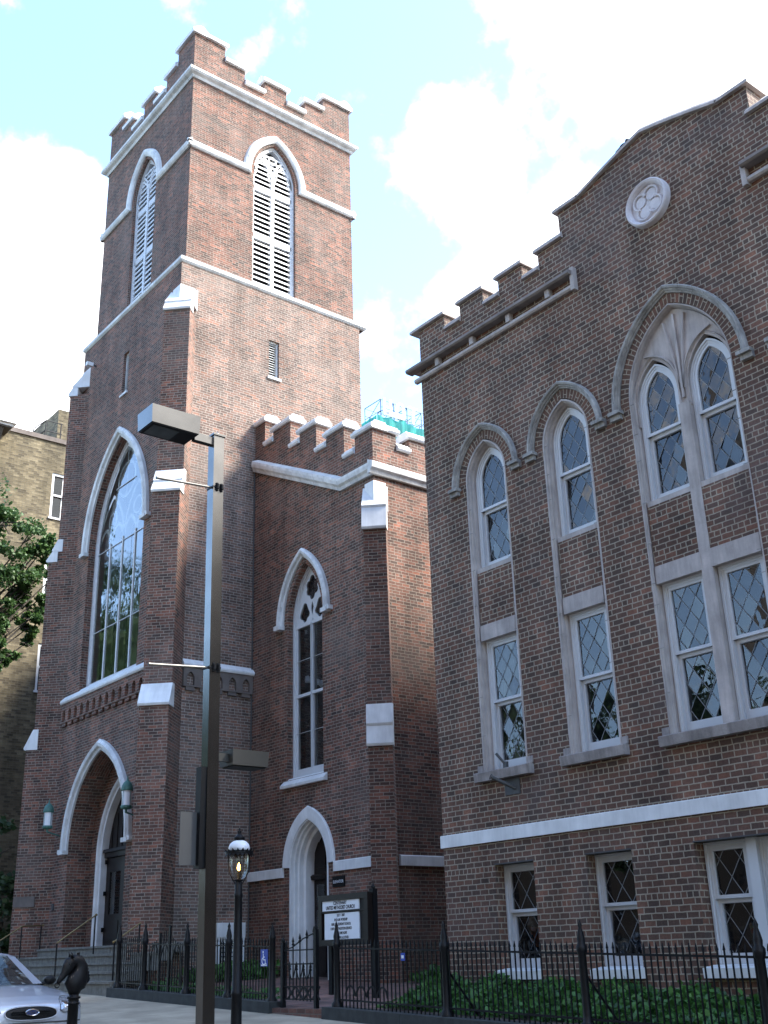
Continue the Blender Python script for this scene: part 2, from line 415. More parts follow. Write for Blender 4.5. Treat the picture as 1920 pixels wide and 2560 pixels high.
M_dark = simple("dark_interior", (0.008, 0.008, 0.01), 0.9, var=0.1)
M_iron = simple("black_iron", (0.004, 0.0045, 0.006), 0.5, metal=0.0, var=0.3, scale=20, bump=0.1, spec=0.2)
M_bronze = simple("bronze_pole_metal", (0.17, 0.163, 0.152), 0.2, metal=1.0, var=0.15, scale=3)
M_rod = simple("galvanised_rod", (0.12, 0.115, 0.105), 0.45, metal=0.4, var=0.1)
M_brass = simple("brass", (0.20, 0.14, 0.06), 0.4, metal=0.8, var=0.1)
M_wood = simple("dark_brown_wood", (0.010, 0.006, 0.005), 0.45, var=0.4, scale=8, spec=0.25)
M_granite = simple("granite", (0.20, 0.19, 0.165), 0.85, var=0.25, scale=14, bump=0.2)
M_plinth = simple("dark_plinth_stone", (0.035, 0.04, 0.04), 0.85, var=0.3, scale=8, bump=0.2)
M_conc = simple("concrete_pavement", (0.43, 0.35, 0.245), 0.9, var=0.22, scale=1.8, bump=0.2)
M_asph = simple("asphalt", (0.05, 0.05, 0.052), 0.9, var=0.25, scale=3, bump=0.3)
M_soil = simple("soil", (0.07, 0.045, 0.035), 1.0, var=0.4, scale=8, bump=0.4)
M_roof = simple("roof_felt", (0.05, 0.05, 0.05), 0.9, var=0.2)
M_slate = simple("slate", (0.07, 0.07, 0.08), 0.8, var=0.2)
M_cop = simple("copper_green", (0.06, 0.16, 0.13), 0.6, var=0.3, scale=12)
M_lead = simple("window_lead", (0.20, 0.21, 0.22), 0.5, var=0.1)
M_curt = simple("curtain_cloth", (0.28, 0.27, 0.22), 0.9, var=0.25, scale=10)
for q_, a_, j_, f_ in ((M_white, .12, 0, False), (M_trim, .22, .95, False), (M_stone, .25, 0, False), (M_sill, .35, 0, False), (M_hood, .35, .55, False), (M_conc, .35, 1.52, True), (M_granite, .3, 0, False), (M_plinth, .3, 0, False)): streaks(q_, a_, j_, f_)
M_net = None

def glass_mat(name, tint=(0.02, 0.025, 0.03), refl=1.0, rough=0.02, trans=0.55):
    m, nt, b = new_mat(name)
    nt.nodes.remove(b)
    N = nt.nodes.new; Lk = nt.links.new
    gl = N('ShaderNodeBsdfGlossy'); gl.inputs['Roughness'].default_value = rough; gl.inputs['Color'].default_value = (1, 1, 1, 1)
    df = N('ShaderNodeBsdfDiffuse'); df.inputs['Color'].default_value = (*tint, 1)
    tr = N('ShaderNodeBsdfTransparent'); tr.inputs['Color'].default_value = (0.75, 0.8, 0.8, 1)
    ms = N('ShaderNodeMixShader'); ms.inputs[0].default_value = trans
    Lk(df.outputs[0], ms.inputs[1]); Lk(tr.outputs[0], ms.inputs[2])
    fr = N('ShaderNodeFresnel'); fr.inputs['IOR'].default_value = 1.55
    mu = N('ShaderNodeMath'); mu.operation = 'MULTIPLY'; mu.use_clamp = True; mu.inputs[1].default_value = refl
    Lk(fr.outputs[0], mu.inputs[0])
    nz = N('ShaderNodeTexNoise'); nz.inputs['Scale'].default_value = 3.0
    tcn = N('ShaderNodeTexCoord'); Lk(tcn.outputs['Object'], nz.inputs['Vector'])
    bp = N('ShaderNodeBump'); bp.inputs['Strength'].default_value = 0.08; bp.inputs['Distance'].default_value = 0.05; Lk(nz.outputs['Fac'], bp.inputs['Height'])
    Lk(bp.outputs[0], gl.inputs['Normal'])
    m2 = N('ShaderNodeMixShader'); Lk(mu.outputs[0], m2.inputs[0]); Lk(ms.outputs[0], m2.inputs[1]); Lk(gl.outputs[0], m2.inputs[2])
    Lk(m2.outputs[0], nt.nodes['Material Output'].inputs['Surface'])
    return m
M_glass = glass_mat("leaded_glass", tint=(0.008, 0.011, 0.014), refl=1.05, trans=0.6)
M_storm = glass_mat("storm_glass", refl=1.9, trans=0.97)
M_carglass = glass_mat("car_glass", tint=(0.02, 0.03, 0.03), refl=1.6, trans=0.5)
M_globe = glass_mat("lamp_globe_glass", tint=(0.3, 0.3, 0.3), refl=0.35, trans=0.97)
def emit(name, col, s):
    m, nt, b = new_mat(name)
    b.inputs['Emission Color'].default_value = (*col, 1); b.inputs['Emission Strength'].default_value = s; b.inputs['Base Color'].default_value = (*col, 1)
    return m
M_flame = emit("gas_flame", (1.0, 0.45, 0.10), 6.0)
M_opal = simple("opal_glass", (0.86, 0.87, 0.90), 0.35, var=0.03)
M_black = simple("sign_black", (0.005, 0.005, 0.005), 0.5, var=0.1, spec=0.2)
M_signw = simple("sign_white", (0.85, 0.87, 0.9), 0.4, var=0.03)
M_blue = simple("sign_blue", (0.01, 0.05, 0.35), 0.4, var=0.05)
M_grey = simple("grey_sheet_metal", (0.055, 0.055, 0.055), 0.6, metal=0.0, var=0.1)

def leaf_mat(name, c0, c1):
    m, nt, b = new_mat(name)
    oi = nt.nodes.new('ShaderNodeNewGeometry'); rp = nt.nodes.new('ShaderNodeValToRGB')
    rp.color_ramp.elements[0].color = (*c0, 1); rp.color_ramp.elements[1].color = (*c1, 1)
    nt.links.new(oi.outputs['Random Per Island'], rp.inputs['Fac']); nt.links.new(rp.outputs[0], b.inputs['Base Color'])
    b.inputs['Roughness'].default_value = 0.55
    tr = nt.nodes.new('ShaderNodeBsdfTranslucent'); nt.links.new(rp.outputs[0], tr.inputs['Color'])
    ms = nt.nodes.new('ShaderNodeMixShader'); ms.inputs[0].default_value = 0.3
    nt.links.new(b.outputs[0], ms.inputs[1]); nt.links.new(tr.outputs[0], ms.inputs[2]); nt.links.new(ms.outputs[0], nt.nodes['Material Output'].inputs['Surface'])
    return m
M_leaf = leaf_mat("tree_leaf", (0.04, 0.09, 0.03), (0.105, 0.195, 0.055))
M_leafd = leaf_mat("dark_leaf", (0.025, 0.055, 0.02), (0.055, 0.105, 0.035))
M_ivy = leaf_mat("ivy_leaf", (0.022, 0.075, 0.02), (0.10, 0.24, 0.045))
M_grass = leaf_mat("grass_blade", (0.03, 0.10, 0.02), (0.10, 0.24, 0.05))
M_bark = simple("bark", (0.06, 0.05, 0.04), 0.95, var=0.3, scale=10, bump=0.4)

# ------------------------------------------------------------------ ground
def cl(x, a, b): return max(a, min(b, x))
def gz(x): return -1.336 - 0.035 * cl(x, -60, 12)             # pavement level along the fence line (Y = 10.5): the street climbs to the left
def walk_z(x, y): return gz(x) - 0.03 * (10.5 - y)
def yard_z(x, y): return gz(x) + 0.06 + 0.035 * (cl(y, 10.5, 16) - 10.5)
XS = [-600, -60, -40, -34, -30, -26, -22, -18, -14, -10, -6, -2, 4, 12, 600]
mb = MB()
for a, b in zip(XS, XS[1:]):
    for c, d in ((-600, 0), (0, 12), (12, 40), (40, 1200)):
        mb.poly([(a, c, gz(a) - 0.39), (b, c, gz(b) - 0.39), (b, d, gz(b) - 0.39), (a, d, gz(a) - 0.39)])
struct(mb.build("road", M_asph))
mb = MB()
def strip(mbx, xs, y0, y1, zf, dz=0.0):
    for a, b in zip(xs, xs[1:]):
        mbx.poly([(a, y0, zf(a, y0) + dz), (b, y0, zf(b, y0) + dz), (b, y1, zf(b, y1) + dz), (a, y1, zf(a, y1) + dz)])
XL = [-60, -40, -34, -30, -26, -22, -18, -14.4]; XR = [-14.4, -10, -6, -2, 4, 12]
strip(mb, XL, 7.45, 10.55, walk_z); strip(mb, XR, 5.15, 10.55, walk_z)
struct(mb.build("pavement", M_conc))
mb = MB()                                                      # granite kerb, stepping out round the parking bay
def kerb(xs, y0, y1):
    for a, b in zip(xs, xs[1:]):
        mb.hexa([(a, y0, gz(a) - .5), (b, y0, gz(b) - .5), (b, y1, gz(b) - .5), (a, y1, gz(a) - .5)],
                [(a, y0, walk_z(a, y0) + .004), (b, y0, walk_z(b, y0) + .004), (b, y1, walk_z(b, y1) + .004), (a, y1, walk_z(a, y1) + .004)])
kerb(XL[:-1] + [-14.55], 7.3, 7.45); kerb([-14.4] + XR[1:], 5.0, 5.15)
mb.hexa([(-14.55, 5.0, -1.5), (-14.4, 5.0, -1.5), (-14.4, 7.45, -1.5), (-14.55, 7.45, -1.5)],
        [(-14.55, 5.0, walk_z(-14.4, 5) + .004), (-14.4, 5.0, walk_z(-14.4, 5) + .004), (-14.4, 7.45, walk_z(-14.4, 7.45) + .004), (-14.55, 7.45, walk_z(-14.4, 7.45) + .004)])
struct(mb.build("kerb", M_granite))
mb = MB()
strip(mb, [-60, -40, -34, -30, -26, -22, -18, -14, -10, -6, -2, 4, 12], 10.55, 16, yard_z)
for a, b in zip(XS[1:], XS[2:-1]): mb.poly([(a, 16, yard_z(a, 16)), (b, 16, yard_z(b, 16)), (b, 60, yard_z(b, 60)), (a, 60, yard_z(a, 60))])
struct(mb.build("churchyard_ground", M_soil))
mb = MB()
strip(mb, [-23.3, -22, -20, -18, -16.5, -14.2], 10.56, 14.5, yard_z, 0.006)
strip(mb, [-18.2, -16.5, -14.75], 14.5, 16, yard_z, 0.006)
struct(mb.build("brick_path", M_pave))

# ------------------------------------------------------------------ shared window builders
def leaded(F, name, outline, zc0, w, parent, rx=0.105, rz=0.16, seed=1, tilt=0.018, lead=True):
    """diamond panes, each its own slightly tilted quad, clipped to a convex outline; lead strips over them"""
    rnd = random.Random(seed)
    us = [p[0] for p in outline]; vs = [p[1] for p in outline]
    u0, u1, v0, v1 = min(us), max(us), min(vs), max(vs)
    mb = MB(); ml = MB()
    i0 = int((v1 - v0) / rz) + 4; j0 = int((u1 - u0) / rx) + 4
    uc = (u0 + u1) / 2
    for i in range(-2, i0):
        for j in range(-j0, j0):
            if (i + j) % 2: continue
            cu_, cv_ = uc + j * rx, v0 + i * rz
            q = clip_convex([(cu_ - rx, cv_), (cu_, cv_ - rz), (cu_ + rx, cv_), (cu_, cv_ + rz)], outline)
            if len(q) < 3: continue
            ta, tb = rnd.gauss(0, tilt), rnd.gauss(0, tilt)
            mb.poly([F.p(a, b, w + (a - cu_) * ta + (b - cv_) * tb) for a, b in q])
            if lead:
                for p, r_ in (((cu_ - rx, cv_), (cu_, cv_ - rz)), ((cu_, cv_ - rz), (cu_ + rx, cv_))):
                    d = Vector(r_) - Vector(p); n = Vector((-d.y, d.x)).normalized() * 0.006
                    s = clip_convex([(p[0] - n.x, p[1] - n.y), (r_[0] - n.x, r_[1] - n.y), (r_[0] + n.x, r_[1] + n.y), (p[0] + n.x, p[1] + n.y)], outline)
                    if len(s) >= 3: ml.poly([F.p(a, b, w + 0.007) for a, b in s])
    g = mb.build(name, M_glass, parent)
    if lead and ml.f: ml.build("lead_lattice", M_lead, g)
    return g

def rect(u0, u1, v0, v1): return [(u0, v0), (u0, v1), (u1, v1), (u1, v0)]

def annex_sash(F, cu, half, z0, zs, za, rail, w, parent, seed, rz=0.19, rx=0.125, curtain=False):
    """double-hung timber sash: outer frame, upper sash (forward), meeting rail, lower sash (set back), leaded panes"""
    out = arch(cu, half, zs, za, z0) if za else rect(cu - half, cu + half, z0, zs)
    fr = MB()
    fr.sweep(F, out, [(0, w - .06), (0, w + .03), (-.03, w + .03), (-.035, w + .012), (-.065, w + .012), (-.065, w - .06)])
    ins = inset(out, .06) if za else rect(cu - half + .06, cu + half - .06, z0, zs - .06)
    top = [(a, max(b, rail)) for a, b in ins]
    fr.sweep(F, top, [(0.004, w - .05), (0.004, w + .002), (-.05, w + .002), (-.055, w - .012), (-.055, w - .05)])
    fr.fbox(F, cu - half + .06, cu + half - .06, rail, rail + .045, w - .06, w + .008)
    lo = rect(cu - half + .06, cu + half - .06, z0 + .02, rail)
    fr.sweep(F, lo, [(0.004, w - .11), (0.004, w - .045), (-.055, w - .045), (-.06, w - .057), (-.06, w - .11)])
    fr.fbox(F, cu - half + .062, cu + half - .062, z0 + .002, z0 + .13, w - .11, w - .04)
    fr.fbox(F, cu - half + .01, cu + half - .01, z0 - .02, z0 + .0, w - .11, w + .02)
    f = fr.build("frame", M_tim, parent)
    gi = inset(top, .045)
    gt = [(a, max(b, rail + .03)) for a, b in gi]
    leaded(F, "upper_pane", gt, 0, w - .03, f, rx, rz, seed)
    gl = rect(cu - half + .11, cu + half - .11, z0 + .11, rail + .01)
    leaded(F, "lower_pane", gl, 0, w - .09, f, rx, rz, seed + 7, tilt=0.035)
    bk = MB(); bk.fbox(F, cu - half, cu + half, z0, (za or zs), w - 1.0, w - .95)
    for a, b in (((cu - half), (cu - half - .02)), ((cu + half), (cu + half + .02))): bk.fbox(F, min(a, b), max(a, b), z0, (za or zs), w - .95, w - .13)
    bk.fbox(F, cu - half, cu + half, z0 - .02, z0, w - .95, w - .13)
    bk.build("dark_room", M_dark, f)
    if curtain:
        cb = MB(); n = 14
        for k in range(n):
            a0 = cu - half + .1 + (half * 1.0) * k / n; a1 = cu - half + .1 + (half * 1.0) * (k + 1) / n
            w0 = w - .2 + .02 * math.sin(k * 1.9); w1 = w - .2 + .02 * math.sin((k + 1) * 1.9)
            cb.poly([F.p(a0, z0 + .05, w0), F.p(a1, z0 + .05, w1), F.p(a1, zs - .02, w1), F.p(a0, zs - .02, w0)])
        cb.build("curtain", M_curt, f)
    return f

# ------------------------------------------------------------------ the annex (right)
FA = F3((0, 13.0, 0), (1, 0, 0), (0, -1, 0))
AC = -8.9                                    # centre line of its gable
AXL, AXR = -14.73, 2 * AC + 14.73
annex = thing("parish_house", "dark brick church annex on the right with stepped parapet, gable and pointed stone window surrounds", "building", (AC, 13.0, gz(AC)))
WINS = [(-13.12, .51), (-11.19, .51), (-8.86, .95), (-6.41, .51), (-4.48, .51)]
BW = [(-13.09, .43), (-11.16, .43), (-8.86, .80), (2 * AC + 11.16, .43), (2 * AC + 13.09, .43)]
def bay(c, h):
    za = 8.65 if h < .6 else 9.32
    return arch(c, h, 7.92, za, 2.74)
# parapet outline (left half measured, right half mirrored)
PL = [(-14.73, 11.66), (-13.97, 11.66), (-13.97, 11.30), (-13.52, 11.30), (-13.52, 11.66), (-12.87, 11.66), (-12.87, 11.30), (-12.45, 11.30), (-12.45, 11.66), (-11.83, 11.66), (-11.83, 11.30), (-11.42, 11.30),
      (-11.42, 11.66), (-10.86, 11.66), (-10.86, 12.20), (-10.36, 12.20), (-9.85, 12.36), (-9.3, 12.52), (-8.9, 12.62)]
prof_top = PL + [(2 * AC - x, z) for x, z in PL[-2::-1]]
outer = [(AXL, -1.4)] + prof_top + [(AXR, -1.4)]
w_ = MB()
holes = [bay(c, h) for c, h in WINS] + [rect(c - h, c + h, -.25, 1.30) for c, h in BW]
w_.tess(FA, [outer] + holes, 0)
for hl in holes: w_.rim(FA, hl + [], 0, -.32)
w_.tess(FA, [[(AXL, 10.5)] + prof_top + [(AXR, 10.5)]], -.38)
tp = prof_top
for a, b in zip(tp, tp[1:]): w_.poly([FA.p(*a, 0), FA.p(*b, 0), FA.p(*b, -.38), FA.p(*a, -.38)])
for x in (AXL, AXR):
    w_.poly([(x, 13, -1.4), (x, 30, -1.4), (x, 30, 11.66), (x, 13, 11.66)])
w_.poly([(AXL, 30, -1.4), (AXR, 30, -1.4), (AXR, 30, 11.6), (AXL, 30, 11.6)])
w_.build("wall", M_new, annex)
r_ = MB(); r_.box(AXL + .02, AXR - .02, 13.4, 29.9, 10.4, 10.6); r_.build("roof", M_roof, annex)
# coping stones
def coping(F, u0, u1, z, depth, parent, mat, h=.15, over=.07, name="coping"):
    m = MB()
    pr = [(z, over), (z + .05, over), (z + h * .75, .0), (z + h, -.05), (z + h, -depth + .05), (z + h * .75, -depth), (z + .05, -depth - over), (z, -depth - over)]
    m.extrude(F, pr, u0, u1)
    return m.build(name, mat, parent)
FB = lambda s: s
segs = [(-14.95, -13.93, 11.66), (-13.93 + .0, -13.5, 11.30), (-13.57, -12.83, 11.66), (-12.83, -12.43, 11.30), (-12.50, -11.79, 11.66), (-11.79, -11.40, 11.30), (-11.47, -10.80, 11.66), (-10.93, -10.34, 12.20)]
for a, b, z in segs:
    coping(FA, a, b, z, .38, annex, M_stone, .17)
    coping(FA, 2 * AC - b, 2 * AC - a, z, .38, annex, M_stone, .17)
gp = [(-10.36, 12.20), (-9.85, 12.36), (-9.3, 12.52), (-8.9, 12.62)]
m = MB()
m.sweep(FA, gp + [(2 * AC - x, z) for x, z in gp[-2::-1]], [(0, .07), (.05, .07), (.13, 0), (.17, -.05), (.17, -.33), (.13, -.38), (.05, -.45), (0, -.45)])
m.build("gable_coping", M_stone, annex)
# cornice: overhanging slab, recessed brick course with brackets, roll below
for s in (0, 1):
    mir = (lambda a: a) if s == 0 else (lambda a: 2 * AC - a)
    def bx(m, a, b, *r): m.fbox(FA, min(mir(a), mir(b)), max(mir(a), mir(b)), *r)
    m = MB()
    lo, hi = sorted((mir(-15.0), mir(-10.62)))
    m.extrude(FA, [(10.755, .0), (10.755, .15), (10.78, .18), (10.83, .18), (10.88, .0)], lo, hi)
    m.build("cornice_slab", M_slab, annex); m = MB()
    m.extrude(FA, [(10.50, 0), (10.50, .06), (10.53, .085), (10.57, .085), (10.60, .06), (10.60, 0)], *sorted((mir(-14.85), mir(-10.66))))
    bx(m, -10.66, -10.58, 10.46, 10.9, 0, .10)
    for k in range(4): bx(m, -14.2 + k * 0.98, -14.1 + k * 0.98, 10.60, 10.755, 0, .10)
    # return along the side wall
    xs_ = mir(-14.73); sg = -1 if s == 0 else 1
    m.box(min(xs_, xs_ + sg * .2), max(xs_, xs_ + sg * .2), 12.85, 20, 10.76, 10.825)
    m.build("cornice", M_stone, annex)
m = MB(); m.extrude(FA, [(1.65, 0), (1.65, .035), (1.84, .035), (1.85, .03), (1.85, 0)], AXL - .035, AXR + .035)
m.build("band", M_white, annex)
# quatrefoil medallion
m = MB()
circ = lambda c, r, n=40: [(c[0] + r * math.cos(2 * math.pi * k / n), c[1] + r * math.sin(2 * math.pi * k / n)) for k in range(n)]
mc_ = (-8.93, 11.23)
m.sweep(FA, circ(mc_, .36)[::-1], [(-.03, 0), (-.03, .05), (.0, .10), (.03, .12), (.055, .10), (.06, .04), (.06, 0)], closed=True)
m.tess(FA, [circ(mc_, .36)], .03)
M_med = simple("pale_carved_stone", (0.66, 0.61, 0.61), 0.8, var=0.15, scale=5, bump=0.15)
med = m.build("medallion", M_med, annex)
m = MB()
for k in range(4):
    a0 = math.pi / 4 + k * math.pi / 2 + .25
    cc = (mc_[0] + .155 * math.cos(a0), mc_[1] + .155 * math.sin(a0))
    pth = [(cc[0] + .135 * math.cos(a0 + t), cc[1] + .135 * math.sin(a0 + t)) for t in [(-2.0 + 4.0 * i / 14) for i in range(15)]][::-1]
    m.sweep(FA, pth, [(-.022, .03), (-.01, .065), (.012, .07), (.03, .03)])
    m.tess(FA, [circ(cc, .10, 14)], .045)
    e = (mc_[0] + .2 * math.cos(a0 + .8), mc_[1] + .2 * math.sin(a0 + .8))
m.build("quatrefoil", M_med, med)

for wi, (c, h) in enumerate(WINS):
    big = h > .6
    zs, za = 7.92, (9.32 if big else 8.65)
    b = bpy.data.objects.new("window_bay", None); COL.objects.link(b); b.parent = annex; b.location = Vector((c, 13, 2.74)) - world_of(annex)
    # stone surround, splayed
    m = MB()
    inn = arch(c, h - .11, zs, za - (.14 if not big else .15), 2.76) if not big else arch(c, h - .06, zs, za - .08, 2.76)
    dd = .11 if not big else .06
    m.sweep(FA, inn, [(0, -.24), (0.0, -.16), (dd * .2, -.145), (dd * .24, -.115), (dd * .45, -.085), (dd * .5, -.04), (dd * .68, -.02), (dd * .72, .012), (dd, .012), (dd, -.24)])
    if big:
        m.fbox(FA, c - .095, c + .095, 2.76, 7.6, -.24, -.04)
    m.build("surround", M_stone, b)
    # joints in the jamb stones
    jm = MB()
    for z in (3.35, 4.0, 4.65, 4.98, 5.6, 6.25, 6.95, 7.4, 7.92):
        for sg in (-1, 1): jm.fbox(FA, c + sg * (h - .0) - .002 - (.0 if sg < 0 else .09), c + sg * h + .002 + (.09 if sg < 0 else 0), z, z + .006, .0, .0135)
    jm.build("stone_joint", M_hood, b)
    # brick soldier ring and hood mould
    rr = .18 if not big else .165
    m = MB()
    ap = arch(c, h + .002, zs, za + .003, None, n=16)
    L = 0.0
    for k in range(len(ap) - 1):
        p, q = Vector(ap[k]), Vector(ap[k + 1])
        o = arch(c, h + rr, zs, za + .16, None, n=16)
        P, Q = o[k], o[k + 1]
        dl = (Vector(P) - Vector(Q)).length
        m.poly([FA.p(*ap[k], .009), FA.p(*P, .009), FA.p(*Q, .009), FA.p(*ap[k + 1], .009)], uv=[(0.02, L), (0.02 + rr, L), (0.02 + rr, L + dl), (0.02, L + dl)])
        L += dl
    m.build("arch_bricks", M_sold, b)
    m = MB()
    hh, hz = (h + rr, za + .16)
    hp = arch(c, hh, 7.88, hz, None, n=14)
    pr = [(.015, 0), (.015, .03), (.04, .035), (.044, .06), (.065, .066), (.075, .095), (.105, .105), (.125, .09), (.13, 0)]
    m.sweep(FA, hp, pr)
    for sg in (-1, 1):
        x0 = c + sg * hh; x1 = c + sg * (hh + .20)
        m.fbox(FA, min(x0, x1) - (.0 if sg < 0 else .03), max(x0, x1) + (.03 if sg < 0 else 0), 7.84, 7.90, 0, .125)
        m.fbox(FA, min(x0, x1), max(x0, x1) - (.0 if sg > 0 else 0), 7.76, 7.84, 0, .07)
    m.build("hood_mould", M_hood, b)
    # sill with end stops
    m = MB(); e = h + .12
    m.extrude(FA, [(2.60, -.02), (2.60, .12), (2.735, .14), (2.745, .135), (2.80, -.12), (2.80, -.26), (2.60, -.26)], c - e, c + e)
    for sg in (-1, 1): m.fbox(FA, c + sg * e - (.115 if sg > 0 else 0), c + sg * e + (.115 if sg < 0 else 0), 2.745, 2.87, -.01, .03)
    m.build("sill", M_sill, b)
    lights = [(c, h - .11)] if not big else [(c - .49, .385), (c + .49, .385)]
    for lc, lh in lights:
        m = MB(); m.fbox(FA, lc - lh - .02, lc + lh + .02, 6.19, 6.27, -.24, -.05); m.build("upper_sill", M_stone, b)
        m = MB(); m.fbox(FA, lc - lh - .02, lc + lh + .02, 4.97, 5.24, -.24, -.035); m.build("lintel", M_stone, b)
        m = MB(); m.fbox(FA, lc - lh - .02, lc + lh + .02, 5.24, 6.19, -.24, -.05); m.build("spandrel", M_new, b)
    if big:
        # stone tympanum with two pointed openings and carved ribs
        m = MB()
        o = arch(c, h - .055, zs, za - .075, 7.55)
        for lc, lh in lights[::-1]: o = o + arch(lc, lh, zs, 8.57, 7.55)[::-1]
        m.plate(FA, o, [], -.22, -.10)
        for lc, lh in lights: m.sweep(FA, arch(lc, lh, zs, 8.57, 7.6), [(-.005, -.16), (.05, -.07), (.06, -.10)])
        for sg in (-1, 1):
            for tip, bend in (((c + sg * .20, 9.08), .06), ((c + sg * .62, 8.66), .20)):
                p0 = Vector((c + sg * .03, 7.85)); p2 = Vector(tip); p1 = Vector((c + sg * .06, 8.35 if bend < .1 else 8.55))
                pth = [tuple(p0 * (1 - t) ** 2 + p1 * 2 * t * (1 - t) + p2 * t * t) for t in [i / 10 for i in range(11)]]
                m.sweep(FA, pth, [(-.02, -.10), (-.008, -.06), (.008, -.06), (.02, -.10)])
        m.fbox(FA, c - .02, c + .02, 7.7, 9.15, -.10, -.065)
        m.build("tympanum", M_stone, b)
    for li, (lc, lh) in enumerate(lights):
        for nm, args in (("upper_window", (6.27, 7.92, 8.51, 7.36)), ("lower_window", (2.80, 4.97, None, 3.90))):
            wnd = bpy.data.objects.new(nm, None); COL.objects.link(wnd); wnd.parent = annex; wnd.location = Vector((lc, 13, args[0])) - world_of(annex)
            z0, zz, zap, rl = args
            annex_sash(FA, lc, lh, z0, zz, zap, rl, -.17, wnd, wi * 31 + li * 5 + (1 if zap else 2), curtain=(nm == "lower_window" and wi == 0))
for wi, (c, h) in enumerate(BW):
    b = bpy.data.objects.new("basement_window", None); COL.objects.link(b); b.parent = annex; b.location = Vector((c, 13, -.25)) - world_of(annex)
    m = MB(); m.fbox(FA, c - h - .0, c + h + .0, 1.295, 1.312, -.30, .012); m.build("steel_lintel", M_grey, b)
    m = MB(); m.extrude(FA, [(-.39, -.02), (-.39, .10), (-.27, .11), (-.235, -.1), (-.235, -.3), (-.39, -.3)], c - h - .02, c + h + .02); m.build("sill", M_white, b)
    if h < .6: ll = [(c, h)]
    else:
        ll = [(c - .43, .355), (c + .43, .355)]
        m = MB(); m.fbox(FA, c - .075, c + .075, -.235, 1.295, -.32, -.13); m.build("mullion", M_tim, b)
    for k, (lc, lh) in enumerate(ll): annex_sash(FA, lc, lh - .005, -.23, 1.29, None, .57, -.22, b, 200 + wi * 9 + k, rx=.16, rz=.235)

# ------------------------------------------------------------------ the church: tower, porch wing, nave
church = thing("church", "red brick gothic church with square battlemented bell tower, white trim and raked parapet wing", "church", (-26.4, 12.1, gz(-26)))
def sub(name, loc, parent=None):
    o = bpy.data.objects.new(name, None); COL.objects.link(o); o.parent = parent or church
    o.location = Vector(loc) - world_of(o.parent); return o
FT = F3((0, 12.1, 0), (1, 0, 0), (0, -1, 0)); FTu = F3((0, 12.34, 0), (1, 0, 0), (0, -1, 0))
FR_ = F3((-23.3, 0, 0), (0, 1, 0), (1, 0, 0)); FRu = F3((-23.54, 0, 0), (0, 1, 0), (1, 0, 0))
FP = F3((0, 14.52, 0), (1, 0, 0), (0, -1, 0)); FQ = F3((-18.25, 0, 0), (0, 1, 0), (1, 0, 0))
TX0, TX1, TY0, TY1 = -29.45, -23.3, 12.1, 18.15
UX0, UX1, UY0, UY1 = -29.2, -23.54, 12.34, 18.12
CF, CR_ = -26.4, 15.23
ZB = -1.0
# --- lower tower walls
bigw = arch(CF - .03, 1.66, 10.74, 13.64, 6.72)
mdoor = arch(CF - .03, 1.62, 2.72, 4.98, .38)
slitF = rect(CF - .2, CF + .14, 15.02, 16.36); slitR = rect(14.92, 15.26, 15.06, 16.24)
m = MB()
m.tess(FT, [[(TX0, ZB), (TX0, 17.9), (TX1, 17.9), (TX1, ZB)], bigw, mdoor, slitF])
m.rim(FT, bigw, 0, -.24); m.rim(FT, mdoor, 0, -.95); m.rim(FT, slitF, 0, -.25)
mp = MB(); mp.tess(FR_, [[(TY0, ZB), (TY0, 17.9), (TY1, 17.9), (TY1, ZB)], slitR]); mp.rim(FR_, slitR, 0, -.25); mp.build("tower_side_wall", M_pale, church)
m.poly([(TX0, TY0, ZB), (TX0, TY1, ZB), (TX0, TY1, 17.9), (TX0, TY0, 17.9)])
m.poly([(TX0, TY1, ZB), (TX1, TY1, ZB), (TX1, TY1, 17.9), (TX0, TY1, 17.9)])
m.build("tower_wall", M_old, church)
# --- belfry
lvF = arch(CF, .75, 22.0, 23.28, 17.98); lvR = arch(CR_, .75, 22.0, 23.28, 17.98)
m = MB()
m.tess(FTu, [[(UX0, 17.85), (UX0, 24.8), (UX1, 24.8), (UX1, 17.85)], lvF]); m.rim(FTu, lvF, 0, -.3)
m.tess(FRu, [[(UY0, 17.85), (UY0, 24.8), (UY1, 24.8), (UY1, 17.85)], lvR]); m.rim(FRu, lvR, 0, -.3)
m.poly([(UX0, UY0, 17.85), (UX0, UY1, 17.85), (UX0, UY1, 24.8), (UX0, UY0, 24.8)])
m.poly([(UX0, UY1, 17.85), (UX1, UY1, 17.85), (UX1, UY1, 24.8), (UX0, UY1, 24.8)])
m.build("belfry_wall", M_old, church)
m = MB(); m.box(UX0 + .1, UX1 - .1, UY0 + .1, UY1 - .1, 24.72, 24.82); m.build("roof", M_roof, church)
def ring(m, x0, x1, y0, y1, prof):       # a moulding round all four sides, profile (out, z)
    rs = []
    for o, z in prof: rs.append([(x0 - o, y0 - o, z), (x1 + o, y0 - o, z), (x1 + o, y1 + o, z), (x0 - o, y1 + o, z)])
    for a, b in zip(rs, rs[1:]):
        for k in range(4): m.poly([a[k], a[(k + 1) % 4], b[(k + 1) % 4], b[k]])
m = MB(); ring(m, UX0, UX1, UY0, UY1, [(-.02, 24.38), (.04, 24.38), (.08, 24.45), (.16, 24.5), (.2, 24.55), (.2, 24.63), (.04, 24.76), (-.02, 24.76)])
m.build("cornice", M_trim, church)
m = MB(); ring(m, UX0, UX1, UY0, UY1, [(.2, 17.70), (.255, 17.72), (.30, 17.77), (.30, 17.86), (.26, 17.90), (.02, 18.06), (-.02, 18.06)])
m.build("belfry_string", M_trim, church)
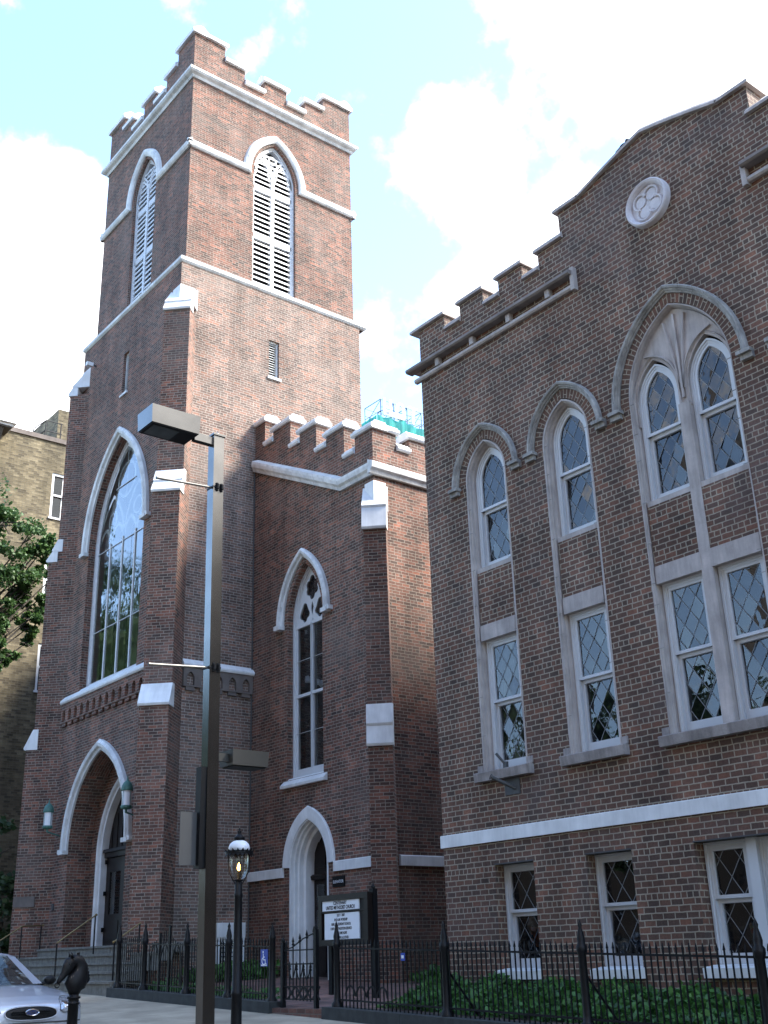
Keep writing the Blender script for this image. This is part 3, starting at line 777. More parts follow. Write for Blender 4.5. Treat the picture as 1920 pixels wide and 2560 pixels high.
# belfry string with hoods over the louvres
pr = [(-.11, 0), (-.11, .05), (-.07, .09), (0, .12), (.06, .12), (.12, .07), (.15, 0)]
for F, c, a, b in ((FTu, CF, UX0, UX1), (FRu, CR_, UY0, UY1)):
    m = MB()
    e0, e1 = (a - .12, b + .12)
    ho = arch(c, .97, 21.98, 23.48, None, n=14)
    m.sweep(F, [(e0, 21.95), (c - .97, 21.95)] + ho[1:-1] + [(c + .97, 21.95), (e1, 21.95)], pr)
    m.build("belt_and_hood", M_trim, church)
for x in (UX0,):
    m = MB(); m.box(x - .1, x, UY0 - .1, UY1 + .1, 21.84, 22.1); m.box(UX0 - .1, UX1 + .1, UY1, UY1 + .1, 21.84, 22.1); m.build("string_course", M_trim, church)
# parapet: stepped corner merlons
def tower_parapet():
    m = MB()
    segs = [(0.0, .181, 26.13), (.181, .305, 25.60), (.305, .43, 25.10), (.43, .57, 25.60), (.57, .695, 25.10), (.695, .819, 25.60), (.819, 1.0, 26.13)]
    par = sub("parapet", (CF, CR_, 24.8))
    th = .36
    for F, a, b in ((FTu, UX0, UX1), (FRu, UY0, UY1), (F3((0, UY1, 0), (1, 0, 0), (0, 1, 0)), UX0, UX1), (F3((UX0, 0, 0), (0, 1, 0), (-1, 0, 0)), UY0, UY1)):
        out = [(a, 24.74)]
        for s0, s1, z in segs: out += [(a + (b - a) * s0, z), (a + (b - a) * s1, z)]
        out += [(b, 24.74)]
        m.tess(F, [out], 0); m.tess(F, [out], -th)
        for p, q in zip(out[1:-1], out[2:-1]): m.poly([F.p(*p, 0), F.p(*q, 0), F.p(*q, -th), F.p(*p, -th)])
    m.build("parapet_wall", M_old, par)
    for fi, (F, a, b) in enumerate(((FTu, UX0, UX1), (FRu, UY0, UY1), (F3((0, UY1, 0), (1, 0, 0), (0, 1, 0)), UX0, UX1), (F3((UX0, 0, 0), (0, 1, 0), (-1, 0, 0)), UY0, UY1))):
        for k, (s0, s1, z) in enumerate(segs):
            e0 = a + (b - a) * s0; e1 = a + (b - a) * s1
            hi0 = k == 0 or segs[k - 1][2] < z; hi1 = k == 6 or segs[k + 1][2] < z
            z_ = z + (.003 if fi in (1, 3) else 0)
            u0 = e0 - .08 if hi0 else e0 + .0; u1 = e1 + .08 if hi1 else e1
            if k == 0 and fi in (1, 3): u0 = e0 + th + .04
            if k == 6 and fi in (1, 3): u1 = e1 - th - .04
            mm = MB()
            mm.extrude(F, [(z_ - .03, .09), (z_ + .08, .105), (z_ + .12, .06), (z_ + .27, -.13), (z_ + .27, -th + .13), (z_ + .12, -th - .06), (z_ + .08, -th - .105), (z_ - .03, -th - .09)], u0, u1)
            mm.build("coping", M_white, par)
tower_parapet()
# --- louvred belfry windows
def louvre(F, c):
    b = sub("belfry_louvre", F.p(c, 18, 0))
    o = arch(c, .75, 22.0, 23.28, 17.98)
    m = MB()
    m.sweep(F, o, [(0, -.28), (0, -.10), (-.05, -.10), (-.055, -.13), (-.10, -.13), (-.10, -.28)])
    m.extrude(F, [(17.90, -.28), (17.90, .02), (17.97, .02), (18.16, -.12), (18.16, -.28)], c - .75, c + .75)
    m.fbox(F, c - .055, c + .055, 18.1, 22.2, -.26, -.115)
    for z in (21.50, 19.78): m.fbox(F, c - .68, c + .68, z, z + .13, -.26, -.13)
    # Y tracery with cusped heads
    for sg in (-1, 1):
        lp = arch(c + sg * .355, .33, 22.0, 22.66, None, n=8)
        m.sweep(F, lp, [(-.025, -.24), (-.025, -.13), (.03, -.13), (.03, -.24)])
        for s2 in (-1, 1):
            pth = [(c + sg * .355 + s2 * (.30 - .10 * math.sin(math.pi * t)), 22.0 + .5 * t) for t in [i / 8 for i in range(9)]]
            if s2 > 0: pth = pth[::-1]
            m.sweep(F, pth, [(-.012, -.22), (-.012, -.14), (.012, -.14), (.012, -.22)])
        p0, p1, p2 = Vector((c, 22.12)), Vector((c + sg * .08, 22.65)), Vector((c + sg * .40, 22.86))
        pth = [tuple(p0 * (1 - t) ** 2 + p1 * 2 * t * (1 - t) + p2 * t * t) for t in [i / 8 for i in range(9)]]
        if sg < 0: pth = pth[::-1]
        m.sweep(F, pth, [(-.03, -.24), (-.03, -.125), (.03, -.125), (.03, -.24)])
    m.sweep(F, circ((c, 22.80), .13, 14)[::-1], [(-.02, -.24), (-.02, -.14), (.02, -.14), (.02, -.24)], closed=True)
    m.build("frame", M_tim, b)
    m = MB(); z = 18.2
    inn = inset(o, .08)
    while z < 23.0:
        if z > 22.0:
            d = [u for u, v in inn]; hw = 0
            for k in range(len(inn) - 1):
                (u0, v0), (u1, v1) = inn[k], inn[k + 1]
                if v0 <= z + .06 <= v1: hw = c - (u0 + (u1 - u0) * (z + .06 - v0) / (v1 - v0))
            hw = max(0, hw)
        else: hw = .67
        if hw > .05: m.hexa([F.p(c - hw, z, -.135), F.p(c + hw, z, -.135), F.p(c + hw, z + .10, -.26), F.p(c - hw, z + .10, -.26)], [F.p(c - hw, z + .06, -.135), F.p(c + hw, z + .06, -.135), F.p(c + hw, z + .16, -.26), F.p(c - hw, z + .16, -.26)])
        z += .172
    m.build("slats", M_tim, b)
    m = MB(); m.tess(F, [o], -.29); m.build("dark_belfry", M_dark, b)
louvre(FTu, CF); louvre(FRu, CR_)
# --- slit openings
for F, c, lv in ((FT, CF - .03, 0), (FR_, 15.09, 1)):
    b = sub("slit_window", F.p(c, 15, 0)); z0, z1 = (15.02, 16.36) if not lv else (15.06, 16.24)
    m = MB(); m.fbox(F, c - .17, c - .12, z0, z1, -.24, -.08); m.fbox(F, c + .12, c + .17, z0, z1, -.24, -.08); m.fbox(F, c - .12, c + .12, z1 - .05, z1, -.24, -.08)
    m.fbox(F, c - .22, c + .22, z0 - .07, z0, -.24, .05)
    m.build("frame", M_trim, b)
    m = MB(); m.fbox(F, c - .12, c + .12, z0, z1, -.245, -.24); m.build("dark_gap", M_dark, b)
    m = MB(); z = z0 + .03
    while z < z1 - .08:
        m.hexa([F.p(c - .12, z, -.10), F.p(c + .12, z, -.10), F.p(c + .12, z + .05, -.2), F.p(c - .12, z + .05, -.2)], [F.p(c - .12, z + .015, -.10), F.p(c + .12, z + .015, -.10), F.p(c + .12, z + .065, -.2), F.p(c - .12, z + .065, -.2)]); z += .075
    m.build("slats", M_trim, b)
# --- diagonal buttresses
def buttress(K, n, stages, caps, hw, base_z, parent, top_peak, mat=M_old):
    """n = outward unit diagonal; stages (z0,z1,projection); caps list of tiers [(z0,p0,z1,p1)...]"""
    b = sub("buttress", (K[0], K[1], base_z), parent)
    n = Vector((n[0], n[1], 0)).normalized(); t = Vector((-n.y, n.x, 0)); K = Vector((K[0], K[1], 0))
    def q(p, s, z): v = K + n * p + t * s; return (v.x, v.y, z)
    m = MB()
    for z0, z1, p in stages: m.hexa([q(-.75, -hw, z0), q(p, -hw, z0), q(p, hw, z0), q(-.75, hw, z0)], [q(-.75, -hw, z1), q(p, -hw, z1), q(p, hw, z1), q(-.75, hw, z1)])
    m.build("buttress_wall", mat, b)
    for tiers in caps:
        m = MB()
        for (z0, p0, z1, p1) in tiers:
            h2 = hw + .025; bk = p1 - .13
            m.hexa([q(bk, -h2, z0), q(p0 + .03, -h2, z0), q(p0 + .03, h2, z0), q(bk, h2, z0)], [q(bk, -h2, z0 + .05), q(p0 + .05, -h2, z0 + .05), q(p0 + .05, h2, z0 + .05), q(bk, h2, z0 + .05)])
            m.hexa([q(bk, -h2, z0 + .05), q(p0 + .05, -h2, z0 + .05), q(p0 + .05, h2, z0 + .05), q(bk, h2, z0 + .05)], [q(bk, -h2, z1), q(p1 + .02, -h2, z1), q(p1 + .02, h2, z1), q(bk, h2, z1)])
        m.build("buttress_cap", M_white, b)
    return b
HB = .345
ST = [(ZB, 5.46, .64), (5.46, 10.78, .46), (10.78, 16.1, .22)]
CP = [[(5.42, .66, 5.96, .46)], [(10.74, .48, 11.08, .33), (11.05, .33, 11.42, .20)], [(16.05, .24, 16.36, .12), (16.33, .12, 16.98, -.36)]]
buttress((TX1, TY0), (1, -1), ST, CP, HB, ZB, church, None)
buttress((TX0, TY0), (-1, -1), ST, CP, HB, ZB, church, None)
def sheath(FA_, FB_, ua, sa, ub, sb, z0, z1, w):   # white cladding of the wall corner above a buttress cap
    m = MB(); m.fbox(FA_, min(ua, ua + sa * w), max(ua, ua + sa * w), z0, z1, -.02, .022); m.build("corner_cladding", M_white, church)
    m = MB(); m.fbox(FB_, min(ub, ub + sb * w), max(ub, ub + sb * w), z0, z1 - .002, -.02, .024); m.build("corner_cladding", M_white, church)
sheath(FT, FR_, TX1 + .022, -1, TY0, 1, 16.45, 16.98, .42)
sheath(FT, F3((TX0, 0, 0), (0, 1, 0), (-1, 0, 0)), TX0 - .022, 1, TY0, 1, 16.45, 16.98, .42)
# --- ledges and corbel tables
m = MB()
m.extrude(FT, [(6.58, 0), (6.58, .10), (6.62, .13), (6.67, .13), (6.86, -.06), (6.86, -.24), (6.58, -.24)], TX0 + .46, TX1 - .46)
m.build("window_ledge", M_white, church)
m = MB(); m.extrude(FR_, [(6.52, 0), (6.52, .10), (6.56, .12), (6.60, .12), (6.73, 0)], TY0 + .46, 14.52)
m.build("side_ledge", M_white, church)
def corbels(F, a, b, n, mat, zt=6.57):
    m = MB(); st = (b - a) / n
    hs = [arch(a + st * (k + .5), st * .26, 6.26, 6.42, 6.10, n=5) for k in range(n)]
    out = [(a, 6.06), (a, zt), (b, zt), (b, 6.06)]
    m.plate(F, out, hs, 0.0, .075)
    for k in range(n): m.fbox(F, a + st * (k + .5) - st * .30, a + st * (k + .5) + st * .30, 5.97, 6.06, 0, .06)
    m.build("corbel_table", mat, church)
corbels(FT, TX0 + .46, TX1 - .46, 14, M_old); corbels(FR_, 12.58, 14.5, 5, M_corb)

# --- the great west window
def hood(F, c, half, zs, za, parent, ret=.16, wdt=.24, mat=M_trim, drop=.0):
    m = MB()
    p = arch(c, half, zs, za, None, n=16)
    m.sweep(F, p, [(0, -.02), (0, .05), (.05 * wdt / .24, .07), (.09 * wdt / .24, .13), (.17 * wdt / .24, .15), (wdt, .09), (wdt, -.02)])
    for sg in (-1, 1):
        x = c + sg * (half + wdt * .35)
        m.fbox(F, min(c + sg * half, c + sg * (half + wdt)) - .02, max(c + sg * half, c + sg * (half + wdt)) + .02, zs - .10, zs, 0, .15)
        if ret: 
            m.fbox(F, min(x, x + sg * (ret + .1)), max(x, x + sg * (ret + .1)), zs - .07, zs + .03, 0, .13)
    return m.build("hood_mould", mat, parent)
b = sub("great_window", FT.p(CF, 6.8, 0)); c = CF - .03
hood(FT, c, 1.69, 10.72, 13.68, b)
WD = F3((0, 12.1 + .22, 0), (1, 0, 0), (0, -1, 0))
M_mull = simple("grey_mullion_paint", (0.62, 0.62, 0.63), 0.6, var=0.1)
m = MB(); o = arch(c, 1.66, 10.74, 13.64, 6.80, n=16)
m.sweep(WD, o, [(0, -.2), (0, .03), (-.09, .03), (-.10, .005), (-.16, .005), (-.17, -.02), (-.25, -.02), (-.26, -.2)])
m.fbox(WD, c - 1.6, c + 1.6, 6.82, 6.98, -.2, .0)
lw = 1.49 * 2 / 4
for k in (1, 2, 3): m.fbox(WD, c - 1.49 + lw * k - .085, c - 1.49 + lw * k + .085, 6.9, 10.75, -.2, -.02); m.fbox(WD, c - 1.49 + lw * k - .03, c - 1.49 + lw * k + .03, 6.98, 10.75, -.02, .008)
for z in (8.35, 10.62, 12.3): m.fbox(WD, c - 1.5 + (.9 if z > 12 else 0), c + 1.5 - (.9 if z > 12 else 0), z, z + .016, -.03, .006)
for k in range(4): m.sweep(WD, arch(c - 1.49 + lw * (k + .5), lw / 2 - .02, 10.7, 11.25, None, n=6), [(-.05, -.2), (-.05, -.02), (.05, -.02), (.05, -.2)])
for k in (0, 1): m.sweep(WD, arch(c - .745 + 1.49 * k, .72, 10.75, 12.15, None, n=8), [(-.04, -.2), (-.04, -.02), (.05, -.02), (.05, -.2)])
for k in (0, 1): m.sweep(WD, circ((c - .745 + 1.49 * k, 11.45), .24, 14)[::-1], [(-.03, -.2), (-.03, -.03), (.03, -.03), (.03, -.2)], closed=True)
m.sweep(WD, circ((c, 12.45), .5, 20)[::-1], [(-.04, -.2), (-.04, -.02), (.04, -.02), (.04, -.2)], closed=True)
m.fbox(WD, c - .03, c + .03, 11.95, 13.5, -.2, -.03)
m.build("tracery", M_mull, b)
m = MB(); i_ = inset(o, .12)
zb = [6.85, 8.36, 9.5, 10.63, 13.7]
rnd = random.Random(4)
for k in range(4):
    for j in range(6):
        u0 = c - 1.55 + 3.1 * j / 6; u1 = u0 + 3.1 / 6
        q = clip_convex([(u0, zb[k]), (u1, zb[k]), (u1, zb[k + 1]), (u0, zb[k + 1])], i_)
        tx, ty = rnd.gauss(0, .004), rnd.gauss(0, .006)
        if len(q) >= 3: m.poly([WD.p(x, y, -.015 + (x - (u0 + u1) / 2) * tx + (y - zb[k]) * ty * .5) for x, y in q])
m.build("storm_glazing", M_storm, b)
m = MB(); m.tess(WD, [o], -.195); m.build("stained_glass", simple("stained_glass_dark", (0.025, 0.028, 0.035), 0.15, var=0.6, scale=3), b)

# --- main door
b = sub("main_door", FT.p(CF, .4, 0)); c = CF - .03
hood(FT, c, 1.64, 2.72, 5.0, b, ret=.18, wdt=.25)
FD = F3((0, 12.1 + .62, 0), (1, 0, 0), (0, -1, 0))
m = MB(); o = arch(c, 1.1, 2.6, 4.35, .38)
m.tess(FD, [arch(c, 1.66, 2.72, 5.0, .30), arch(c, 1.12, 2.6, 4.38, .38)], -.0); m.build("inner_wall", M_old, b)
m = MB(); m.sweep(FD, o, [(.10, -.02), (.10, .05), (.04, .08), (0, .05), (-.03, .0), (-.07, -.02), (-.08, -.25), (.02, -.25)]); m.build("door_frame", M_white, b)
for sg in (-1, 1):
    lf = MB(); x0, x1 = sorted((c + sg * .02, c + sg * 1.02))
    hole = rect(x0 + .2, x1 - .2, 1.15, 2.15)
    lf.plate(FD, [(x0, .40), (x0, 2.5), (x1, 2.5), (x1, .40)], [hole], -.24, -.18)
    lf.fbox(FD, x0 + .2, x1 - .2, .55, 1.0, -.2, -.165)
    d = lf.build("door_leaf", M_wood, b)
    g = MB(); g.fbox(FD, x0 + .2, x1 - .2, 1.15, 2.15, -.22, -.205); g.build("door_glass", M_glass, d)
    for z in (.75, 1.6, 2.35): hm = MB(); hm.fbox(FD, c + sg * 1.02 - .05, c + sg * 1.02 + .05, z, z + .1, -.19, -.12); hm.build("hinge", M_iron, d)
m = MB(); m.fbox(FD, c - 1.05, c + 1.05, 2.5, 2.66, -.24, -.10); m.extrude(FD, [(2.62, -.2), (2.62, -.04), (2.70, -.06), (2.72, -.2)], c - 1.06, c + 1.06)
m.tess(FD, [inset(arch(c, 1.1, 2.6, 4.35, 2.55), .06)], -.2)
for k in range(-3, 4): m.fbox(FD, c + k * .28 - .02, c + k * .28 + .02, 2.7, 4.2 - abs(k) * .32, -.2, -.18)
m.build("transom_panel", M_wood, b)
m = MB(); m.box(c - 1.7, c + 1.7, 12.72, 13.4, .3, .42); m.build("threshold", M_granite, b)

# --- basement grille beside the porch
b = sub("vent_grille", (-23.3, 14, .3))
m = MB(); m.fbox(FR_, 13.66, 14.40, .5, .80, -.02, .06); m.fbox(FR_, 13.66, 13.74, -.5, .5, -.02, .05); m.fbox(FR_, 14.34, 14.40, -.5, .5, -.02, .05); m.fbox(FR_, 13.74, 14.34, .46, .5, 0, .05)
m.build("frame", M_white, b)
m = MB(); m.fbox(FR_, 13.74, 14.34, -.5, .46, -.01, .01); m.build("pale_backing", M_white, b)
m = MB()
for k in range(9): m.fbox(FR_, 13.78 + k * .066, 13.80 + k * .066, -.5, .4, .02, .035)
for k in range(10): m.fbox(FR_, 13.74, 14.34, -.46 + k * .09, -.44 + k * .09, .035, .05)
m.build("grille_bars", M_iron, b)

# --- porch wing
PX0, PX1 = -23.3, -18.25
pw = arch(-21.02, .72, 7.45, 8.86, 3.78); pd = arch(-20.88, .72, 1.87, 2.86, -.6)
MER = [(-23.3, -22.82, 13.36), (-22.82, -22.42, 12.62), (-22.42, -21.62, 12.88), (-21.62, -21.2, 12.10), (-21.2, -20.48, 12.34), (-20.48, -20.06, 11.55), (-20.06, -19.34, 11.80), (-19.34, -18.92, 10.95), (-18.92, -18.25, 11.34)]
m = MB()
out = [(PX0, ZB)]
for a, b_, z in MER: out += [(a, z), (b_, z)]
out += [(PX1, ZB)]
m.tess(FP, [out, pw, pd]); m.rim(FP, pw, 0, -.26); m.rim(FP, pd, 0, -.55)
MR = [(14.52, 15.22, 11.34), (15.22, 15.62, 10.95)]
y = 15.62
while y < 34: MR.append((y, y + .75, 11.34)); MR.append((y + .75, y + 1.15, 10.95)); y += 1.15
out2 = [(14.52, ZB)]
for a, b_, z in MR: out2 += [(a, z), (b_, z)]
out2 += [(MR[-1][1], ZB)]
m.tess(FQ, [out2])
for F, oo in ((FP, out), (FQ, out2)):
    for p, q in zip(oo[1:-1], oo[2:-1]): m.poly([F.p(*p, 0), F.p(*q, 0), F.p(*q, -.36), F.p(*p, -.36)])
ot = [(x, z) for x, z in out]; 
m.tess(FP, [[(PX0, 10)] + out[1:-1] + [(PX1, 10)]], -.36); m.tess(FQ, [[(14.52, 10)] + out2[1:-1] + [(MR[-1][1], 10)]], -.36)
m.build("wing_wall", M_old, church)
m = MB(); m.hexa([(PX0, 14.7, 10.2), (PX1 - .2, 14.7, 10.0), (PX1 - .2, 36, 10.0), (PX0, 36, 10.2)], [(PX0, 14.7, 12.0), (PX1 - .2, 14.7, 10.2), (PX1 - .2, 36, 10.2), (PX0, 36, 12.0)]); m.build("roof", M_slate, church)
m = MB(); m.box(-40, -29, 18.5, 44, ZB, 14.5); m.build("added_shade_block", M_old, church)  # unseen block added to keep sun off the tan building
m = MB(); m.box(-36, -18.62, 18.2, 44, ZB, 10.9)
for y in (18.2, 44): m.poly([(-36, y, 10.9), (-18.62, y, 10.9), (-29, y, 14.5)])
m.build("nave_wall", M_old, church)
m = MB(); m.poly([(-36.3, 18.1, 10.7), (-29, 18.1, 14.6), (-29, 44.1, 14.6), (-36.3, 44.1, 10.7)]); m.poly([(-18.4, 18.1, 10.7), (-29, 18.1, 14.6), (-29, 44.1, 14.6), (-18.4, 44.1, 10.7)]); m.build("nave_roof", M_slate, church)
wpar = sub("wing_parapet", (-20.5, 14.52, 11))
def wcop(F, u0, u1, z):
    mm = MB(); mm.extrude(F, [(z, .05), (z + .04, .08), (z + .10, .08), (z + .13, .03), (z + .20, -.02), (z + .20, -.34), (z + .13, -.39), (z + .10, -.44), (z + .04, -.44), (z, -.41)], u0, u1); mm.build("coping", M_white, wpar)
for k, (a, b_, z) in enumerate(MER):
    top = k % 2 == 0
    wcop(FP, a - (.07 if top and k else 0), b_ + (.07 if top else 0), z)
for k, (a, b_, z) in enumerate(MR[:14]):
    top = k % 2 == 0
    wcop(FQ, (a - .07 if k else a + .42) if top else a, b_ + (.07 if top else 0), z + .003)
m = MB()
cp = [(0, -.01), (0, .07), (.07, .10), (.12, .15), (.2, .17), (.26, .17), (.34, 0), (.34, -.01)]
m.sweep(FP, [(PX0, 12.05), (-19.44, 10.16), (PX1 + .01, 10.16)], cp)
pq = [(0, -.01), (0, .07), (.07, .10), (.12, .15), (.2, .17), (.26, .17), (.34, 0), (.34, -.01)]
m.sweep(FQ, [(14.36, 10.163), (36, 10.163)], pq)
m.build("cornice", M_trim, church)
# diagonal corner buttress of the wing
buttress((PX1, 14.52), (1, -1), [(ZB, 4.1, .13), (4.1, 8.85, .10)], [[(4.02, .15, 4.44, .13), (4.44, .13, 4.90, .10)], [(8.80, .14, 9.36, .08), (9.33, .08, 9.95, -.27)]], .255, ZB, church, None)
sheath(FP, FQ, PX1 + .022, -1, 14.52, 1, 9.5, 10.02, .33)
# wing window
b = sub("wing_window", FP.p(-21.02, 3.8, 0)); c = -21.02
hood(FP, c, .86, 7.47, 9.0, b, ret=.12, wdt=.18)
WP = F3((0, 14.52 + .2, 0), (1, 0, 0), (0, -1, 0))
m = MB(); o = arch(c, .72, 7.45, 8.86, 3.80)
m.sweep(WP, o, [(0, -.1), (0, .04), (-.04, .04), (-.045, .01), (-.08, .01), (-.085, -.02), (-.12, -.02), (-.12, -.1)])
m.fbox(WP, c - .7, c + .7, 3.8, 4.02, -.1, .0); m.fbox(WP, c - .035, c + .035, 3.9, 7.5, -.1, -.01)
for z in (5.68, 7.36): m.fbox(WP, c - .64, c + .64, z, z + .07, -.1, .0)
def foil(cx, cz, pts): return [(cx + a, cz + b_) for a, b_ in pts]
def lobes(cx, cz, L, n=7):              # union-like outline of lobed tracery: L = [(angle, dist, radius)]
    out = []
    for a, d, r in L:
        ox, oz = cx + d * math.cos(a), cz + d * math.sin(a)
        for k in range(n):
            t = a - 1.25 + 2.5 * k / (n - 1); out.append((ox + r * math.cos(t), oz + r * math.sin(t)))
    return out
h1 = lobes(c, 8.28, [(math.pi / 2 + k * math.pi / 3, .165 if k not in (0, 3) else .205, .100) for k in range(6)])
hL = lobes(c - .31, 7.69, [(math.pi / 2, .17, .09), (math.pi * 7 / 6 - .25, .12, .10), (math.pi * 3 / 2, .12, .10), (-math.pi / 6 + .25, .11, .095)])
hR = lobes(c + .31, 7.69, [(math.pi / 2, .17, .09), (math.pi * 7 / 6 - .25, .11, .095), (math.pi * 3 / 2, .12, .10), (-math.pi / 6 + .25, .12, .10)])
hD = [(c, 7.55), (c - .055, 7.78), (c, 7.93), (c + .055, 7.78)]
m.plate(WP, inset(arch(c, .72, 7.45, 8.86, 7.38), .08), [h1, hL, hR, hD], -.09, -.03)
m.build("tracery", M_tim, b)
m = MB()
for z0, z1 in ((3.9, 5.7), (5.7, 7.4), (7.4, 8.9)):
    for x0, x1, t in ((c - .7, c, .004), (c, c + .7, -.006)):
        q = clip_convex([(x0, z0), (x1, z0), (x1, z1), (x0, z1)], inset(o, .05))
        if len(q) > 2: m.poly([WP.p(x, z, -.055 + (x - c) * t + (z - z0) * t) for x, z in q])
m.build("storm_glazing", M_storm, b)
m = MB(); m.fbox(WP, c - .006, c + .006, 4.0, 7.4, -.02, .03); m.fbox(WP, c - .66, c + .66, 4.84, 4.848, -.02, .0); m.fbox(WP, c - .66, c + .66, 6.55, 6.558, -.02, .0); m.build("glazing_bars", M_tim, b)
m = MB(); m.tess(WP, [o], -.095); m.build("stained_glass", bpy.data.materials["stained_glass_dark"], b)
m = MB(); m.extrude(FP, [(3.60, -.02), (3.60, .10), (3.66, .11), (3.82, -.05), (3.82, -.26), (3.60, -.26)], c - .86, c + .86); m.build("sill", M_white, b)
# wing door (lift entrance)
b = sub("wing_door", FP.p(-20.88, -.46, 0)); c = -20.88
m = MB(); p = arch(c, .72, 1.87, 2.86, None, n=14); m.sweep(FP, p, [(0, -.02), (0, .04), (.24, .055), (.255, .04), (.255, -.02)]); m.build("hood_mould", M_white, b)
m = MB(); o = arch(c, .72, 1.87, 2.86, -.55)
m.sweep(FP, o, [(.012, -.02), (.012, .02), (-.03, .02), (-.04, -.06), (-.075, -.07), (-.08, -.14), (-.12, -.16), (-.13, -.26), (-.20, -.28), (-.22, -.48), (-.22, -.55), (.0, -.55)]); m.build("door_surround", M_white, b)
FDp = F3((0, 14.52 + .46, 0), (1, 0, 0), (0, -1, 0))
m = MB(); m.fbox(FDp, c - .52, c + .52, -.5, 2.75, -.06, -.03)
for x0, x1, z0, z1 in ((c - .44, c - .06, -.3, .45), (c + .06, c + .44, -.3, .45), (c - .44, c - .06, 1.85, 2.4), (c + .06, c + .44, 1.85, 2.4)): m.fbox(FDp, x0, x1, z0, z1, -.03, -.005)
m.extrude(FDp, [(1.60, -.03), (1.60, .05), (1.68, .07), (1.72, .02), (1.72, -.03)], c - .52, c + .52)
d = m.build("door_leaf", M_wood, b)
m = MB()
for x0, x1 in ((c - .40, c - .1), (c + .1, c + .40)):
    m.fbox(FDp, x0, x1, .55, .98, -.028, -.02); m.fbox(FDp, x0, x1, 1.05, 1.5, -.028, -.02)
m.build("door_glass", M_glass, d)
# string band either side of the door
for a, b_ in ((PX0, c - .97), (c + .97, PX1 - .32)):
    m = MB(); m.extrude(FP, [(1.68, -.01), (1.68, .06), (1.87, .06), (1.885, .04), (1.885, -.01)], a, b_); m.build("string_band", M_white, church)
m = MB(); m.extrude(FQ, [(1.68, -.01), (1.68, .06), (1.87, .06), (1.885, .04), (1.885, -.01)], 14.9, 34); m.build("string_band", M_white, church)
m = MB(); m.tube((PX0 + .03, 14.49, -.4), (PX0 + .03, 14.49, 12.0), .018, n=6); m.build("conduit_pipe", M_grey, church)
# plaque and call box by the door (on the left buttress)
nB = Vector((1, -1, 0)).normalized(); tB = Vector((1, 1, 0)).normalized(); KB = Vector((TX0, TY0, 0)) + nB * HB
FBt = F3(KB, tB, nB)
m = MB(); m.fbox(FBt, -.62, -.06, 1.42, 1.68, 0, .03); m.build("wall_plaque", M_corb, church)
m = MB(); m.fbox(FT, -28.75, -28.66, 1.32, 1.48, 0, .04); m.build("call_box", M_grey, church)

# ------------------------------------------------------------------ steps and rails
st = thing("stone_steps", "grey granite steps rising to the arched church doorway", "steps", (-26.2, 11.2, gz(-26)))
for k in range(5):
    y0 = 10.42 + .34 * k; z1 = -.48 + .176 * (k + 1)
    m = MB(); xs = [-30.6, -28.9, -27.3, -25.6, -24.0, -21.78] if k % 2 else [-30.6, -29.6, -28.1, -26.5, -24.7, -23.2, -21.78]
    if k == 4: xs = [x for x in xs if x > -29] ; xs = [-28.8] + xs[1:-1] + [-22.6]
    for a, b in zip(xs, xs[1:]):
        m.box(a + .006, b - .006, y0 + .03, y0 + .36 if k < 4 else 12.75, -1.2 if k == 0 else z1 - .18, z1 - .045)
        m.box(a + .004, b - .004, y0, y0 + .36 if k < 4 else 12.75, z1 - .045, z1)
    m.build("step", M_granite, st)
def rail(name, label, x, pts, posts):
    t = thing(name, label, "handrail", (x, pts[0][0], pts[0][1] - .9))
    m = MB()
    for p, q in zip(pts, pts[1:]): m.tube((x, *p), (x, *q), .016, n=8)
    m.build("rail", M_brass, t)
    for y, zt, zb in posts:
        m = MB(); m.tube((x, y, zb), (x, y, zt), .018, n=8); m.build("post", M_iron, t)
    m = MB(); m.lathe((x, *pts[-1]), [(0, -.03), (.03, -.015), (.03, .015), (0, .03)], 8); m.build("ball", M_brass, t)
rail("handrail", "brass handrail on thin posts in the middle of the church steps", -25.0, [(10.67, .47), (11.56, 1.05)], [(10.68, .46, -.35), (11.54, 1.03, .2)])
rail("handrail", "bent dark handrail at the far left of the church steps", -28.9, [(10.75, .55), (11.4, .95), (11.95, .97)], [(10.78, .56, -.35), (11.4, .93, .2), (11.9, .95, .2)])
rail("handrail", "short brass handrail at the right end of the church steps beside the fence", -22.3, [(11.3, .78), (10.72, .42)], [(10.74, .40, -.3), (11.28, .76, .2)])

# ------------------------------------------------------------------ wall lanterns by the main door
def lantern(x, label):
    y, z = 11.76, 3.35
    t = thing("wall_lantern", label, "lantern", (x, y, z), "lanterns beside the church door")
    m = MB(); m.lathe((x, y, z), [(.09, -.06), (.13, -.04), (.13, .0), (.12, .02)], 16); m.build("base_ring", M_cop, t)
    m = MB(); m.lathe((x, y, z), [(.105, .02), (.108, .35)], 16); m.build("opal_cylinder", M_opal, t)
    m = MB()
    for k in range(4):
        a = .3 + k * math.pi / 2; m.tube((x + .118 * math.cos(a), y + .118 * math.sin(a), z), (x + .118 * math.cos(a), y + .118 * math.sin(a), z + .37), .006, n=5)
    m.build("cage", M_cop, t)
    m = MB(); m.lathe((x, y, z), [(.135, .35), (.14, .37), (.135, .40), (.125, .46), (.09, .53), (.045, .57), (.03, .58), (.02, .62), (.008, .68), (0, .70)], 18); m.build("dome_cap", M_cop, t)
    m = MB(); m.tube((x, y, z - .05), (x, y, z - .14), .03, n=8); m.tube((x, y, z - .13), (x, 12.1, z - .22), .02, n=8); m.build("bracket", M_cop, t)
lantern(-28.67, "green capped lantern with white cylinder left of the church doorway")
lantern(-24.2, "green capped lantern with white cylinder right of the church doorway, below the arch moulding")

